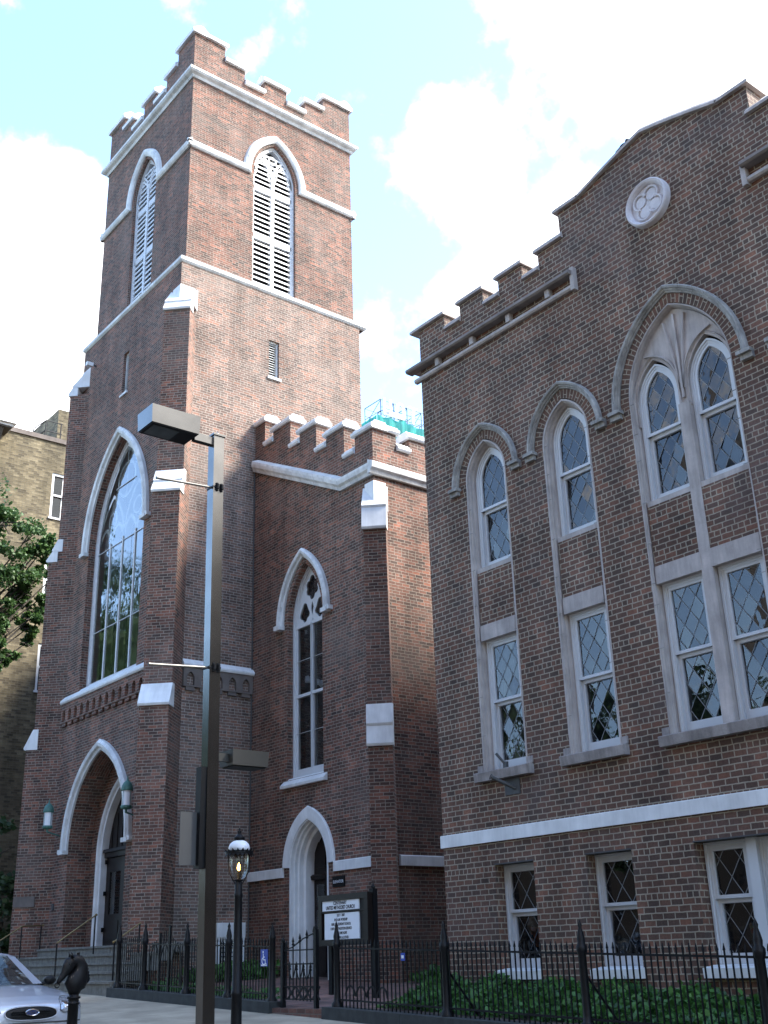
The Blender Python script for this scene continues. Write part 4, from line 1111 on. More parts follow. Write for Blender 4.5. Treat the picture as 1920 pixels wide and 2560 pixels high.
# security camera on the tower buttress
t = thing("security_camera", "small white security camera on the tower's left buttress", "camera", (-28.75, 11.9, 16.85))
m = MB(); m.fbox(FT, -28.62, -28.50, 16.80, 16.92, .1, .3); m.build("camera_box", M_white, t)
m = MB(); m.fbox(FT, -28.59, -28.53, 16.85, 16.88, 0, .1); m.build("arm", M_grey, t)

# ------------------------------------------------------------------ small fixtures on the annex
t = thing("flag_bracket", "grey steel plate with a pipe socket on the brick below the leftmost annex window sill", "bracket", (-12.95, 12.98, 2.4))
m = MB(); m.fbox(FA, -13.16, -12.82, 2.33, 2.60, 0, .012); m.build("plate", M_grey, t)
m = MB(); m.tube(FA.p(-12.93, 2.42, .0), FA.p(-13.12, 2.60, .34), .03, n=10, caps=False); m.tube(FA.p(-13.12, 2.60, .34), FA.p(-13.125, 2.605, .35), .045, .045, n=12, caps=False); m.build("socket", M_grey, t)
t = thing("sill_clamp", "small metal clamp standing on the leftmost annex window sill", "clamp", (-13.1, 12.95, 2.75))
m = MB(); m.fbox(FA, -13.12, -13.05, 2.72, 2.86, .0, .06); m.tube(FA.p(-13.1, 2.84, .05), FA.p(-13.2, 3.0, .12), .022, n=8); m.build("clamp", M_grey, t)

# ------------------------------------------------------------------ iron fence
pick = MB()
pick.fbox(WORLD, -.0075, .0075, 0, .86, -.0075, .0075)
pick.hexa([(-.012, -.012, .86), (.012, -.012, .86), (.012, .012, .86), (-.012, .012, .86)], [(-.002, -.002, .93), (.002, -.002, .93), (.002, .002, .93), (-.002, .002, .93)])
PICK = pick.mesh("picket", M_iron)
pst = MB()
pst.lathe((0, 0, 0), [(.09, 0), (.09, .06), (.06, .10), (.05, .16), (.046, .80), (.055, .82), (.065, .86), (.065, .90), (.045, .93), (.05, .98), (.035, 1.05), (.02, 1.10), (.028, 1.13), (.012, 1.17), (0, 1.20)], 10)
POST = pst.mesh("post", M_iron)
FY = 10.52
def pz(x): return gz(x) + .16
def fence(label, x0, x1, posts, skip=(), step=.088):
    t = thing("iron_fence", label, "fence", ((x0 + x1) / 2, FY, pz((x0 + x1) / 2)))
    r = MB()
    for dz in (.10, .80):
        r.hexa([(x0, FY - .012, pz(x0) + dz - .012), (x1, FY - .012, pz(x1) + dz - .012), (x1, FY + .012, pz(x1) + dz - .012), (x0, FY + .012, pz(x0) + dz - .012)],
               [(x0, FY - .012, pz(x0) + dz + .012), (x1, FY - .012, pz(x1) + dz + .012), (x1, FY + .012, pz(x1) + dz + .012), (x0, FY + .012, pz(x0) + dz + .012)])
    r.build("rails", M_iron, t)
    x = x0 + step / 2
    while x < x1:
        if not any(abs(x - p) < .05 for p in posts) and not any(a < x < b for a, b in skip): link("picket", PICK, t, (x, FY, pz(x)))
        x += step
    for p in posts: link("post", POST, t, (p, FY, pz(p) - .02))
    return t
f1 = fence("black iron picket fence left of the gate, in front of the church tower", -21.7, -16.2, [-21.62, -20.54, -18.93, -17.5], skip=[(-20.45, -19.0)])
# ornamental panel in the left fence
m = MB()
for x in (-19.95, -19.57): m.fbox(WORLD, x - .02, x + .02, pz(x), pz(x) + (1.12 if x > -19.7 else 1.0), FY - .02, FY + .02)
for x in [-20.35 + .09 * k for k in range(15)]: m.fbox(WORLD, x - .007, x + .007, pz(x), pz(x) + .82 + .22 * math.exp(-((x + 19.72) / .3) ** 2), FY - .007, FY + .007)
FF = F3((0, FY, 0), (1, 0, 0), (0, -1, 0))
for cx in (-20.15, -19.75, -19.3):
    m.sweep(FF, arch(cx, .17, pz(cx) + .45, pz(cx) + .82, pz(cx) + .1, n=6), [(-.01, -.01), (-.01, .01), (.01, .01), (.01, -.01)])
m.build("arched_panel", M_iron, f1)
f2 = fence("long black iron picket fence right of the gate, in front of the annex", -14.42, -5.9, [-14.42, -12.0, -9.57, -7.18])
for p in (-12.0, -9.57, -7.18): m = MB(); m.tube((p, FY, pz(p) + .6), (p + .1, FY + .55, pz(p) - .1), .014, n=6); m.build("stay", M_iron, f2)
def plinth(x0, x1, label):
    m = MB(); n = max(1, int((x1 - x0) / 1.7))
    for k in range(n):
        a = x0 + (x1 - x0) * k / n + .004; b = x0 + (x1 - x0) * (k + 1) / n - .004
        m.hexa([(a, FY - .17, gz(a) - .3), (b, FY - .17, gz(b) - .3), (b, FY + .17, gz(b) - .3), (a, FY + .17, gz(a) - .3)],
               [(a, FY - .16, pz(a)), (b, FY - .16, pz(b)), (b, FY + .16, pz(b)), (a, FY + .16, pz(a))])
    return tag(m.build("stone_plinth", M_plinth), label, "plinth")
plinth(-21.75, -16.0, "dark stone plinth under the iron fence left of the gate")
plinth(-14.6, -2.0, "dark stone plinth under the long iron fence right of the gate")
# gate
g = thing("iron_gate", "ornate black iron gate with rising finials and scrolls between the two fences", "gate", (-15.5, FY, gz(-15.5)))
for p, hgt in ((-16.16, 1.20), (-15.85, 1.02), (-14.95, 1.22)):
    m = MB(); m.fbox(WORLD, p - .03, p + .03, gz(p), gz(p) + hgt, FY - .03, FY + .03) if p != -16.16 else m.lathe((p, FY, gz(p) + .12), [(.09, 0), (.09, .06), (.06, .1), (.05, .95), (.065, .98), (.04, 1.02), (.045, 1.06), (.02, 1.12), (0, 1.2)], 10)
    m.lathe((p, FY, gz(p) + hgt), [(.02, 0), (.035, .03), (.012, .07), (0, .12)], 8); m.build("gate_post", M_iron, g)
for k in range(9):
    x = -15.76 + k * .094; hgt = .93 + .20 * k / 8
    m = MB(); zb = gz(x) + .20; m.fbox(WORLD, x - .008, x + .008, zb, gz(x) + (hgt if k % 2 == 0 else .62), FY - .008, FY + .008)
    zt = gz(x) + (hgt if k % 2 == 0 else .62)
    m.lathe((x, FY, zt), [(.010, 0), (.028, .02), (.012, .04), (.022, .06), (.012, .10), (0, .14)], 8); m.build("gate_bar", M_iron, g)
m = MB()
for dz in (.22, .40, .72, .92): m.fbox(WORLD, -15.83, -14.97, gz(-15.4) + dz - .01, gz(-15.4) + dz + .01, FY - .01, FY + .01)
for cx in (-15.6, -15.4, -15.2):
    for s in (-1, 1): m.sweep(FF, [(cx + s * .10 * t, gz(-15.4) + .5 + .22 * t ** 2) for t in [i / 6 for i in range(7)]], [(-.007, -.007), (-.007, .007), (.007, .007), (.007, -.007)])
for k in range(4):
    cx = -15.72 + k * .22
    m.sweep(FF, [(cx, gz(-15.4) + .22), (cx + .2, gz(-15.4) + .40)], [(-.012, -.01), (-.012, .01), (.012, .01), (.012, -.01)])
    m.sweep(FF, [(cx, gz(-15.4) + .40), (cx + .2, gz(-15.4) + .22)], [(-.012, -.01), (-.012, .012), (.012, .012), (.012, -.01)])
m.sweep(FF, [(-15.83, gz(-15.4) + .93), (-15.6, gz(-15.4) + .96), (-15.3, gz(-15.4) + 1.08), (-14.97, gz(-15.4) + 1.16)], [(-.008, -.008), (-.008, .008), (.008, .008), (.008, -.008)])
m.build("scrollwork", M_iron, g)
m = MB(); m.box(-16.0, -14.55, FY - .1, FY + .5, gz(-15.3) - .2, gz(-15.3) + .10); o_ = m.build("brick_step", M_pave); tag(o_, "low brick threshold step under the iron gate", "step")
m = MB()                                # curved scrolls each side of the right fence's first bay
for cx in (-14.1, -13.85, -13.6, -13.35):
    m.sweep(FF, arch(cx, .11, pz(cx) + .16, pz(cx) + .30, None, n=6), [(-.01, -.01), (-.01, .01), (.01, .01), (.01, -.01)])
m.build("scroll", M_iron, f2)

# wheelchair sign and small tag on the fence
FW = F3((0, FY - .03, 0), (1, 0, 0), (0, -1, 0))
t = thing("wheelchair_sign", "blue wheelchair access sign hanging on the fence beside the gate", "sign", (-16.34, FY - .03, .02))
m = MB(); m.fbox(FW, -16.45, -16.24, -.10, .155, 0, .006); m.build("panel", M_blue, t)
m = MB(); c0 = (-16.345, .02)
m.sweep(FW, [(c0[0] - .005 + .055 * math.cos(a), c0[1] - .035 + .055 * math.sin(a)) for a in [math.radians(130 + 210 * k / 12) for k in range(13)]][::-1], [(-.007, .007), (-.007, .010), (.007, .010), (.007, .007)])
m.fbox(FW, c0[0] - .03, c0[0] - .014, c0[1] - .02, c0[1] + .07, .007, .010); m.tess(FW, [circ((c0[0] - .024, c0[1] + .095), .018, 12)], .0105)
m.fbox(FW, c0[0] - .014, c0[0] + .03, c0[1] - .03, c0[1] - .014, .007, .010); m.fbox(FW, c0[0] - .014, c0[0] + .025, c0[1] + .012, c0[1] + .026, .007, .010)
m.fbox(FW, c0[0] + .03, c0[0] + .045, c0[1] - .085, c0[1] - .014, .007, .010); m.fbox(FW, c0[0] + .045, c0[0] + .07, c0[1] - .085, c0[1] - .07, .007, .010)
m.fbox(FW, -16.43, -16.26, -.09, -.072, .007, .010)
m.build("wheelchair_symbol", M_signw, t)
t = thing("blue_tag", "tiny blue tag fixed to the fence right of the gate", "tag", (-12.83, FY - .03, -.02))
m = MB(); m.fbox(FW, -12.88, -12.79, -.07, .03, 0, .006); m.build("panel", M_blue, t)
m = MB(); m.fbox(FW, -12.86, -12.81, -.04, .0, .006, .009); m.build("symbol", M_signw, t)

# lift sign on the wing wall
t = thing("lift_sign", "small black sign reading ELEVATOR on the brick right of the wing door", "sign", (-19.78, 14.48, 1.47))
m = MB(); m.fbox(FP, -20.0, -19.57, 1.36, 1.58, 0, .02); m.build("panel", M_black, t)
text_mesh("lettering", "ELEVATOR", .085, FP, -19.785, 1.44, .024, M_signw, t, sx=.9)

# notice board
FN = F3((0, 12.3, 0), (1, 0, 0), (0, -1, 0))
nb = thing("notice_board", "church notice board on two posts with white lettered panels in a dark case", "notice board", (-16.66, 12.3, yard_z(-16.6, 12.3)))
m = MB(); m.fbox(FN, -17.37, -15.95, .20, 1.02, -.14, -.02)
m.sweep(FN, [(-17.33, .24), (-17.33, .98), (-15.98, .98), (-15.98, .24)], [(-.05, -.03), (-.05, .02), (.05, .02), (.05, -.03)], closed=True)
m.fbox(FN, -17.3, -16.0, .735, .765, -.02, .015); m.build("case", M_wood, nb)
m = MB(); m.fbox(FN, -17.27, -16.2, .765, .93, -.03, .004); m.build("title_panel", M_signw, nb)
m = MB(); m.fbox(FN, -17.21, -16.2, .27, .72, -.03, .002); m.build("letter_panel", M_signw, nb)
text_mesh("title_lettering", "CENTENARY", .085, FN, -16.74, .862, .006, M_black, nb, sx=.8, bold=.002)
text_mesh("title_lettering", "UNITED METHODIST CHURCH", .085, FN, -16.735, .785, .006, M_black, nb, sx=.72, bold=.002)
for k, s in enumerate(["JULY 1 2007", "8:45 A.M. WORSHIP", "10:00 A.M. SUNDAY SCHOOL", "11:00 A.M. TRADITION SERVICE", "WELCOME HOPE", "MATTHEW & LUTHER"]):
    text_mesh("service_lettering", s, .062, FN, -16.72, .665 - k * .073, .004, M_black, nb, sx=.72, bold=.001)
for x in (-17.2, -15.98):
    m = MB(); m.fbox(FN, x - .05, x + .05, yard_z(x, 12.3) - .2, 1.08 if x > -16.5 else .3, -.2, -.1); m.lathe(FN.p(x, 1.08 if x > -16.5 else .3, -.15), [(.03, 0), (.045, .03), (.015, .07), (0, .14)], 8); m.build("post", M_iron, nb)

# ------------------------------------------------------------------ street lamp (square pole, box heads)
def PB(m, x0, x1, y0, y1, z0, z1): m.box(x0, x1, y0, y1, z0, z1)
PXb, PXt, PYc = -10.91, -11.02, 6.30
pl = thing("street_light", "tall square bronze street light with box lamp head, banner arms and a low second lamp", "street light", (PXb, PYc, walk_z(PXb, PYc)))
zb = walk_z(PXb, PYc)
def px_(z): return PXb + (PXt - PXb) * (z - zb) / (6.06 - zb)
h = .07
m = MB(); m.hexa([(PXb - h, PYc - h, zb), (PXb + h, PYc - h, zb), (PXb + h, PYc + h, zb), (PXb - h, PYc + h, zb)], [(PXt - h, PYc - h, 6.02), (PXt + h, PYc - h, 6.02), (PXt + h, PYc + h, 6.02), (PXt - h, PYc + h, 6.02)])
m.build("pole", M_bronze, pl)
m = MB(); m.box(PXt - .085, PXt + .085, PYc - .085, PYc + .085, 6.02, 6.045); m.lathe((PXt + .02, PYc, 6.045), [(.012, 0), (.02, .02), (.006, .05), (0, .06)], 8); m.build("pole_cap", M_bronze, pl)
m = MB(); m.box(PXb - .16, PXb + .16, PYc - .16, PYc + .16, zb, zb + .05); m.build("base_plate", M_bronze, pl)
hd = sub("lamp_head", (PXt, 5.7, 6.05), pl)
m = MB()
hx0, hx1, hy0, hy1, hz0, hz1 = PXt - .23, PXt + .155, 5.34, 5.99, 5.93, 6.16
m.hexa([(hx0 + .01, hy0 + .01, hz0), (hx1 - .01, hy0 + .01, hz0), (hx1 - .01, hy1 - .01, hz0), (hx0 + .01, hy1 - .01, hz0)], [(hx0, hy0, hz1), (hx1, hy0, hz1), (hx1, hy1, hz1), (hx0, hy1, hz1)])
m.build("housing", M_bronze, hd)
m = MB(); m.box(hx0 + .02, hx1 - .02, hy0 + .02, hy1 - .02, hz0 - .012, hz0 - .002); m.build("door_frame", M_black, hd)
m = MB(); m.box(hx0 + .06, hx1 - .06, hy0 + .06, hy0 + .40, hz0 - .018, hz0 - .013); m.build("lens", simple("lamp_lens_glass", (0.10, 0.11, 0.11), 0.15, var=0.2), hd)
m = MB(); m.box(PXt - .04, PXt + .04, 5.98, PYc - .06, 5.90, 6.0); m.build("arm", M_bronze, pl)
for z in (5.33, 3.10):
    ba = sub("banner_arm", (px_(z), PYc, z), pl)
    m = MB(); m.tube((px_(z) + .02, PYc - .06, z), (px_(z) + .04, 5.50, z - .06), .014, .016, n=8); m.tube((px_(z) + .04, 5.50, z - .06), (px_(z) + .04, 5.485, z - .061), .02, n=8); m.build("rod", M_rod, ba)
    m = MB()
    for dy in (-.02, .04): m.tube((px_(z) + .07, PYc + dy, z - .05), (px_(z) + .07, PYc + dy, z + .05), .02, n=8); m.tube((px_(z) + .095, PYc + dy, z - .03), (px_(z) + .095, PYc + dy, z + .03), .016, n=8)
    m.box(px_(z) - .075, px_(z) + .075, PYc - .075, PYc + .075, z - .012, z + .012); m.build("clamp", M_iron, ba)
h2 = sub("pedestrian_lamp_head", (px_(2.1), 6.8, 2.1), pl)
M_br2 = simple("bronze_paint_dark", (0.04, 0.037, 0.031), 0.5, var=0.2)
m = MB(); x = px_(2.1); m.hexa([(x - .16, 6.52, 2.02), (x + .12, 6.52, 2.02), (x + .12, 6.98, 2.02), (x - .16, 6.98, 2.02)], [(x - .17, 6.51, 2.19), (x + .13, 6.51, 2.19), (x + .13, 6.99, 2.19), (x - .17, 6.99, 2.19)]); m.build("housing", M_br2, h2)
m = MB(); m.box(x - .14, x + .1, 6.54, 6.96, 2.008, 2.018); m.build("door_frame", M_black, h2)
m = MB(); m.box(x - .03, x + .03, PYc + .06, 6.52, 2.06, 2.15); m.build("arm", M_br2, h2)
m = MB(); m.box(px_(1.4) - .06, px_(1.4) + .05, PYc - .07 - .07, PYc - .07, .92, 1.98); m.build("control_box", M_iron, pl)
m = MB(); xx = px_(1.2) - .02; m.box(xx - .004, xx + .004, PYc - .34, PYc - .14, .95, 1.50); m.build("sign_panel", M_grey, pl)

# ------------------------------------------------------------------ gas lamp
LX, LY = -11.46, 7.0
gl_ = thing("gas_lamp", "old style black gas lamp post with lit flame, clear globe and white dome", "gas lamp", (LX, LY, walk_z(LX, LY)))
zb = walk_z(LX, LY)
m = MB(); m.lathe((LX, LY, 0), [(.12, zb), (.12, zb + .10), (.085, zb + .14), (.062, zb + .2), (.057, -.36), (.064, -.35), (.064, -.315), (.054, -.305), (.046, .45), (.045, .66), (.050, .67), (.050, .70), (.043, .71), (.042, .82), (.03, .84)], 20); m.build("post", M_iron, gl_)
m = MB()
for k in range(4):
    a = math.pi / 4 + .4 + k * math.pi / 2; P = []
    for t in range(7):
        s = t / 6; r = .035 + .085 * math.sin(min(1, s * 1.6) * math.pi / 2); P.append((LX + r * math.cos(a), LY + r * math.sin(a), .80 + .32 * s))
    for p, q in zip(P, P[1:]): m.tube(p, q, .006, n=6)
m.lathe((LX, LY, .83), [(.03, 0), (.055, .01), (.055, .02), (.02, .03)], 16); m.build("globe_cradle", M_iron, gl_)
m = MB(); m.lathe((LX, LY, 0), [(.055, .86), (.075, .88), (.095, .94), (.106, 1.02), (.108, 1.10), (.104, 1.13)], 24); m.build("glass_globe", M_globe, gl_)
m = MB(); m.lathe((LX, LY, 0), [(.010, .86), (.010, .93), (.016, .935), (.016, .945), (0, .95)], 8); m.build("burner", M_brass, gl_)
m = MB(); m.lathe((LX, LY, 0), [(0, .945), (.016, .96), (.021, .98), (.013, 1.01), (0, 1.04)], 10); m.build("flame", M_flame, gl_)
m = MB(); m.lathe((LX, LY, 0), [(.155, 1.125), (.165, 1.15), (.15, 1.165), (.11, 1.17), (.11, 1.16)], 28)
for k in range(20):
    a = 2 * math.pi * k / 20; d = .5 * 2 * math.pi / 20
    m.poly([(LX + .16 * math.cos(a - d), LY + .16 * math.sin(a - d), 1.145), (LX + .16 * math.cos(a + d), LY + .16 * math.sin(a + d), 1.145), (LX + .198 * math.cos(a), LY + .198 * math.sin(a), 1.185)])
    m.poly([(LX + .16 * math.cos(a - d), LY + .16 * math.sin(a - d), 1.13), (LX + .16 * math.cos(a + d), LY + .16 * math.sin(a + d), 1.13), (LX + .17 * math.cos(a), LY + .17 * math.sin(a), 1.095)])
m.build("crown_ring", M_iron, gl_)
m = MB(); m.lathe((LX, LY, 0), [(.112, 1.165), (.121, 1.18), (.121, 1.205), (.108, 1.24), (.085, 1.262), (.062, 1.275), (.055, 1.28)], 28); m.build("opal_dome", M_opal, gl_)
m = MB(); m.lathe((LX, LY, 0), [(.060, 1.275), (.066, 1.285), (.058, 1.295), (.07, 1.30), (.05, 1.325), (.028, 1.345), (.02, 1.365), (.028, 1.375), (.011, 1.39), (.014, 1.405), (0, 1.42)], 18); m.build("vent_finial", M_iron, gl_)

# ------------------------------------------------------------------ horse head hitching post
HX, HY = -13.45, 6.0
hp_ = thing("hitching_post", "black cast iron horse head hitching post at the kerb", "hitching post", (HX, HY, walk_z(HX, HY)))
zb = walk_z(HX, HY)
m = MB(); m.lathe((HX, HY, 0), [(.09, zb), (.09, zb + .05), (.062, zb + .08), (.060, -.42), (.068, -.415), (.068, -.40), (.060, -.395), (.060, -.36), (.078, -.355), (.078, -.335), (.058, -.33), (.055, -.28)], 18); m.build("post", M_iron, hp_)
# head: rings along neck and face, s = towards the street (-Y)
def hring(s, z, ds, dz, ra, rb, n=14):   # centre, direction of axis, in-plane radius, lateral radius
    L_ = math.hypot(ds, dz); ds, dz = ds / L_, dz / L_
    ns, nz_ = -dz, ds
    return [(HX + rb * math.sin(2 * math.pi * k / n), HY - (s + ns * ra * math.cos(2 * math.pi * k / n)), z + nz_ * ra * math.cos(2 * math.pi * k / n)) for k in range(n)]
m = MB()
spine = [(0.0, -.31, .06, .06), (0.0, -.27, .08, .07), (0, -.22, .13, .095), (-.03, -.15, .128, .092), (-.06, -.08, .098, .076), (-.065, -.01, .082, .064), (-.035, .045, .072, .058), (.02, .062, .065, .055), (.06, .055, .06, .05)]
rg = []
for k, (s, z, a, b) in enumerate(spine):
    p = spine[max(0, k - 1)]; q = spine[min(len(spine) - 1, k + 1)]
    rg.append(hring(s, z, q[0] - p[0], q[1] - p[1], a, b))
m.skin(rg)
face = [(.03, .05, .065, .052), (.075, .025, .082, .057), (.105, -.03, .070, .052), (.14, -.085, .046, .040), (.17, -.125, .036, .034), (.20, -.165, .030, .031), (.215, -.19, .013, .016)]
rg = []
for k, (s, z, a, b) in enumerate(face):
    p = face[max(0, k - 1)]; q = face[min(len(face) - 1, k + 1)]
    rg.append(hring(s, z, q[0] - p[0], q[1] - p[1], a, b))
m.skin(rg)
for k in range(9):                       # hogged mane along the neck
    t = k / 8; s = -.150 + .13 * t * t * 1.0; z = -.18 + .28 * t
    m.tube((HX, HY - s * .95 + .0, z), (HX, HY - s * .95 + .035 * (1 - t), z + .045), .026, .018, n=6)
m.build("horse_head", M_iron, hp_)
m = MB()
for sg in (-1, 1): m.skin([[(HX + sg * .035 + .018 * math.cos(a), HY - .065 + .02 * math.sin(a), .09) for a in [k * math.pi / 3 for k in range(6)]], [(HX + sg * .038 + .013 * math.cos(a), HY - .072 + .012 * math.sin(a), .125) for a in [k * math.pi / 3 for k in range(6)]], [(HX + sg * .036 + .002 * math.cos(a), HY - .085 + .002 * math.sin(a), .155) for a in [k * math.pi / 3 for k in range(6)]]])
m.build("ears", M_iron, hp_)
m = MB()
for sg in (-1, 1): m.lathe((HX + sg * .052, HY - .10, .02), [(0, -.012), (.010, -.006), (.010, .006), (0, .012)], 8)
m.build("eyes", M_black, hp_)
m = MB()
for k in range(14):
    a0, a1 = 2 * math.pi * k / 14, 2 * math.pi * (k + 1) / 14
    m.tube((HX, HY - .215 - .028 * math.cos(a0), -.205 + .028 * math.sin(a0)), (HX, HY - .215 - .028 * math.cos(a1), -.205 + .028 * math.sin(a1)), .006, n=5)
m.build("tether_ring", M_iron, hp_)

# ------------------------------------------------------------------ things standing inside the basement windows
t = thing("vase", "tall vase with red and yellow pattern inside the paired basement window", "vase", (-9.2, 13.52, -.2))
m = MB(); m.lathe((-9.2, 13.52, -.18), [(.05, 0), (.07, .02), (.085, .2), (.10, .42), (.09, .44), (.07, .43)], 14)
mv = simple("patterned_glaze", (0.35, 0.25, 0.10), 0.4, var=0.3)
nt = mv.node_tree; b_ = nt.nodes['Principled BSDF']; vo = nt.nodes.new('ShaderNodeTexVoronoi'); vo.inputs['Scale'].default_value = 14
tcn = nt.nodes.new('ShaderNodeTexCoord'); nt.links.new(tcn.outputs['Object'], vo.inputs['Vector'])
rp = nt.nodes.new('ShaderNodeValToRGB'); rp.color_ramp.elements[0].color = (.45, .06, .03, 1); rp.color_ramp.elements[1].color = (.4, .38, .22, 1); rp.color_ramp.elements[1].position = .6
nt.links.new(vo.outputs['Color'], rp.inputs['Fac']); nt.links.new(rp.outputs['Color'], b_.inputs['Base Color'])
m.build("vase_body", mv, t)
t = thing("flower_pot", "small pot of orange flowers inside the left basement window", "flower pot", (-13.2, 13.52, -.2))
m = MB(); m.lathe((-13.2, 13.52, -.2), [(.06, 0), (.09, .22), (.095, .25), (.08, .25)], 14); m.build("pot", simple("dark_blue_glaze", (.05, .06, .10), .4), t)
m = MB(); rnd = random.Random(8)
for k in range(26):
    a = rnd.uniform(0, 6.28); r = rnd.uniform(.03, .13); z = rnd.uniform(.05, .3)
    p = Vector((-13.2 + r * math.cos(a), 13.52 + r * math.sin(a), .05 + z)); d = Vector((math.cos(a), math.sin(a), 1)).normalized(); s = d.orthogonal() * .03
    m.poly([p - s, p + d * .05, p + s, p - d * .1])
m.build("petals", simple("orange_petals", (.5, .14, .03), .6, var=.3), t)

# ------------------------------------------------------------------ silver car in the parking bay
from mathutils.bvhtree import BVHTree
CX, CY, CZ = -14.62, 5.97, -1.175
car = thing("car", "silver saloon car with oval grille parked nose towards the horse head post", "car", (CX - 2.4, CY, CZ))
def cat(xs, ys, x):
    xs_, ys_ = xs, ys
    if x >= xs_[0]: return ys_[0]
    for i in range(len(xs_) - 1):
        if xs_[i] >= x >= xs_[i + 1]:
            t = (xs_[i] - x) / (xs_[i] - xs_[i + 1])
            y0 = ys_[max(0, i - 1)]; y1 = ys_[i]; y2 = ys_[i + 1]; y3 = ys_[min(len(ys_) - 1, i + 2)]
            return .5 * (2 * y1 + (y2 - y0) * t + (2 * y0 - 5 * y1 + 4 * y2 - y3) * t * t + (3 * y1 - y0 - 3 * y2 + y3) * t ** 3)
    return ys_[-1]
ST_ = [.03, .0, -.06, -.16, -.35, -.65, -1.1, -1.5, -2.4, -3.6, -4.3, -4.75, -4.95]
HWd = [.40, .52, .64, .735, .82, .875, .905, .915, .92, .915, .89, .80, .62]
ZC = [.60, .69, .745, .785, .835, .885, .945, .985, .99, .995, 1.02, 1.0, .90]
ZS = [.56, .63, .675, .705, .745, .785, .83, .86, .88, .90, .90, .86, .78]
ZBt = [.40, .30, .25, .22, .20, .19, .19, .19, .19, .19, .20, .24, .34]
xs = [.03 - .02 * k for k in range(20)] + [-.37 - .1 * k for k in range(46)]
rings = []
for x in xs:
    w, zc, zs, zb = (cat(ST_, q, x) for q in (HWd, ZC, ZS, ZBt))
    half = [(w * .80, zb), (w * .95, zb + .05), (w, zb + (zs - zb) * .45), (w * .995, zb + (zs - zb) * .75), (w * .965, zs), (w * .90, zs + (zc - zs) * .42), (w * .74, zs + (zc - zs) * .72), (w * .45, zs + (zc - zs) * .93), (w * .2, zc - .002)]
    full = half + [(0, zc)] + [(-y, z) for y, z in half[::-1]]
    rings.append([(CX + x, CY + y, CZ + z) for y, z in full])
m = MB(); m.skin(rings)
M_paint = simple("silver_car_paint", (0.50, 0.52, 0.56), 0.3, metal=0.25, var=0.03); 
M_paint.node_tree.nodes['Principled BSDF'].inputs['Coat Weight'].default_value = 0.8
body = m.build("body", M_paint, car)
bv = BVHTree.FromPolygons([Vector(v) for v in m.v], m.f)
def onbody(y, z, off):
    h = bv.ray_cast(Vector((CX + 1, CY + y, CZ + z)), Vector((-1, 0, 0)))
    p = h[0] if h[0] is not None else Vector((CX - .3, CY + y, CZ + z))
    return p + Vector((off, 0, 0))
def patch(mb, outline, off, rings_=5):
    cy = sum(p[0] for p in outline) / len(outline); cz = sum(p[1] for p in outline) / len(outline)
    R_ = []
    for j in range(rings_ + 1):
        s = j / rings_; R_.append([onbody(cy + (y - cy) * s, cz + (z - cz) * s, off * (1.0 if j < rings_ else .2)) for y, z in outline])
    n = len(outline)
    for j in range(rings_):
        for k in range(n):
            mb.poly([R_[j][k], R_[j][(k + 1) % n], R_[j + 1][(k + 1) % n], R_[j + 1][k]] if j else [R_[0][0], R_[1][k], R_[1][(k + 1) % n]], smooth=True)
def sup(cy, cz, a, b, n=40, e=2.6): return [(cy + a * math.copysign(abs(math.cos(t)) ** (2 / e), math.cos(t)), cz + b * math.copysign(abs(math.sin(t)) ** (2 / e), math.sin(t))) for t in [2 * math.pi * k / n for k in range(n)]]
m = MB(); patch(m, sup(0, .645, .335, .078), .010); gr = m.build("grille", M_black, car)
M_chrome = simple("chrome", (0.7, 0.7, 0.72), 0.12, metal=1.0, var=0.02)
m = MB(); o = sup(0, .645, .335, .078)
pts = [onbody(y, z, .012) for y, z in o]
for k in range(len(pts)): m.tube(pts[k], pts[(k + 1) % len(pts)], .008, n=6, caps=False)
m.build("grille_rim", M_paint, gr)
m = MB()
for k in range(3): m.box(CX + .02, CX + .043, CY - .25, CY + .25, CZ + .61 + .03 * k, CZ + .613 + .03 * k)
m.build("grille_bars", M_iron, gr)
em = MB(); FE = F3((CX + .052, CY, CZ + .655), (0, 1, 0), (1, 0, 0))
em.sweep(FE, sup(0, 0, .085, .036, 24, 2)[::-1], [(-.008, 0), (-.008, .006), (.0, .009), (.005, 0)], closed=True)
e_ = em.build("emblem", M_chrome, car)
m = MB(); m.tess(FE, [sup(0, 0, .084, .035, 24, 2)], .003); m.build("emblem_field", simple("emblem_blue", (.03, .05, .16), .3), e_)
text_mesh("emblem_lettering", "Ford", .05, FE, 0, -.015, .005, M_chrome, e_, shear=.3)
for sg in (-1, 1):
    o = [(sg * y, z) for y, z in [(.385, .665), (.40, .725), (.44, .785), (.50, .815), (.58, .82), (.68, .80), (.76, .775), (.79, .73), (.74, .685), (.62, .655), (.50, .635), (.42, .64)]]
    m = MB(); patch(m, o, .012); hl = m.build("headlight", simple("headlight_lens", (0.55, 0.57, 0.6), 0.08, metal=0.6, var=0.3, scale=14), car)
    m = MB()
    for cy, cz, r in ((.49, .725, .055), (.63, .735, .05)):
        patch(m, circ((sg * cy, cz), r, 14), .022, 3)
    m.build("reflector", M_chrome, hl)
    m = MB(); p = [onbody(y, z, .012) for y, z in o]
    for k in range(len(p)): m.tube(p[k], p[(k + 1) % len(p)], .005, n=5, caps=False)
    m.build("lens_edge", M_grey, hl)
m = MB()
pp = [onbody(-.7 + 1.4 * k / 20, .535, .004) for k in range(21)]
for p, q in zip(pp, pp[1:]): m.tube(p, q, .009, n=6, caps=False)
m.build("bumper_strip", M_grey, car)
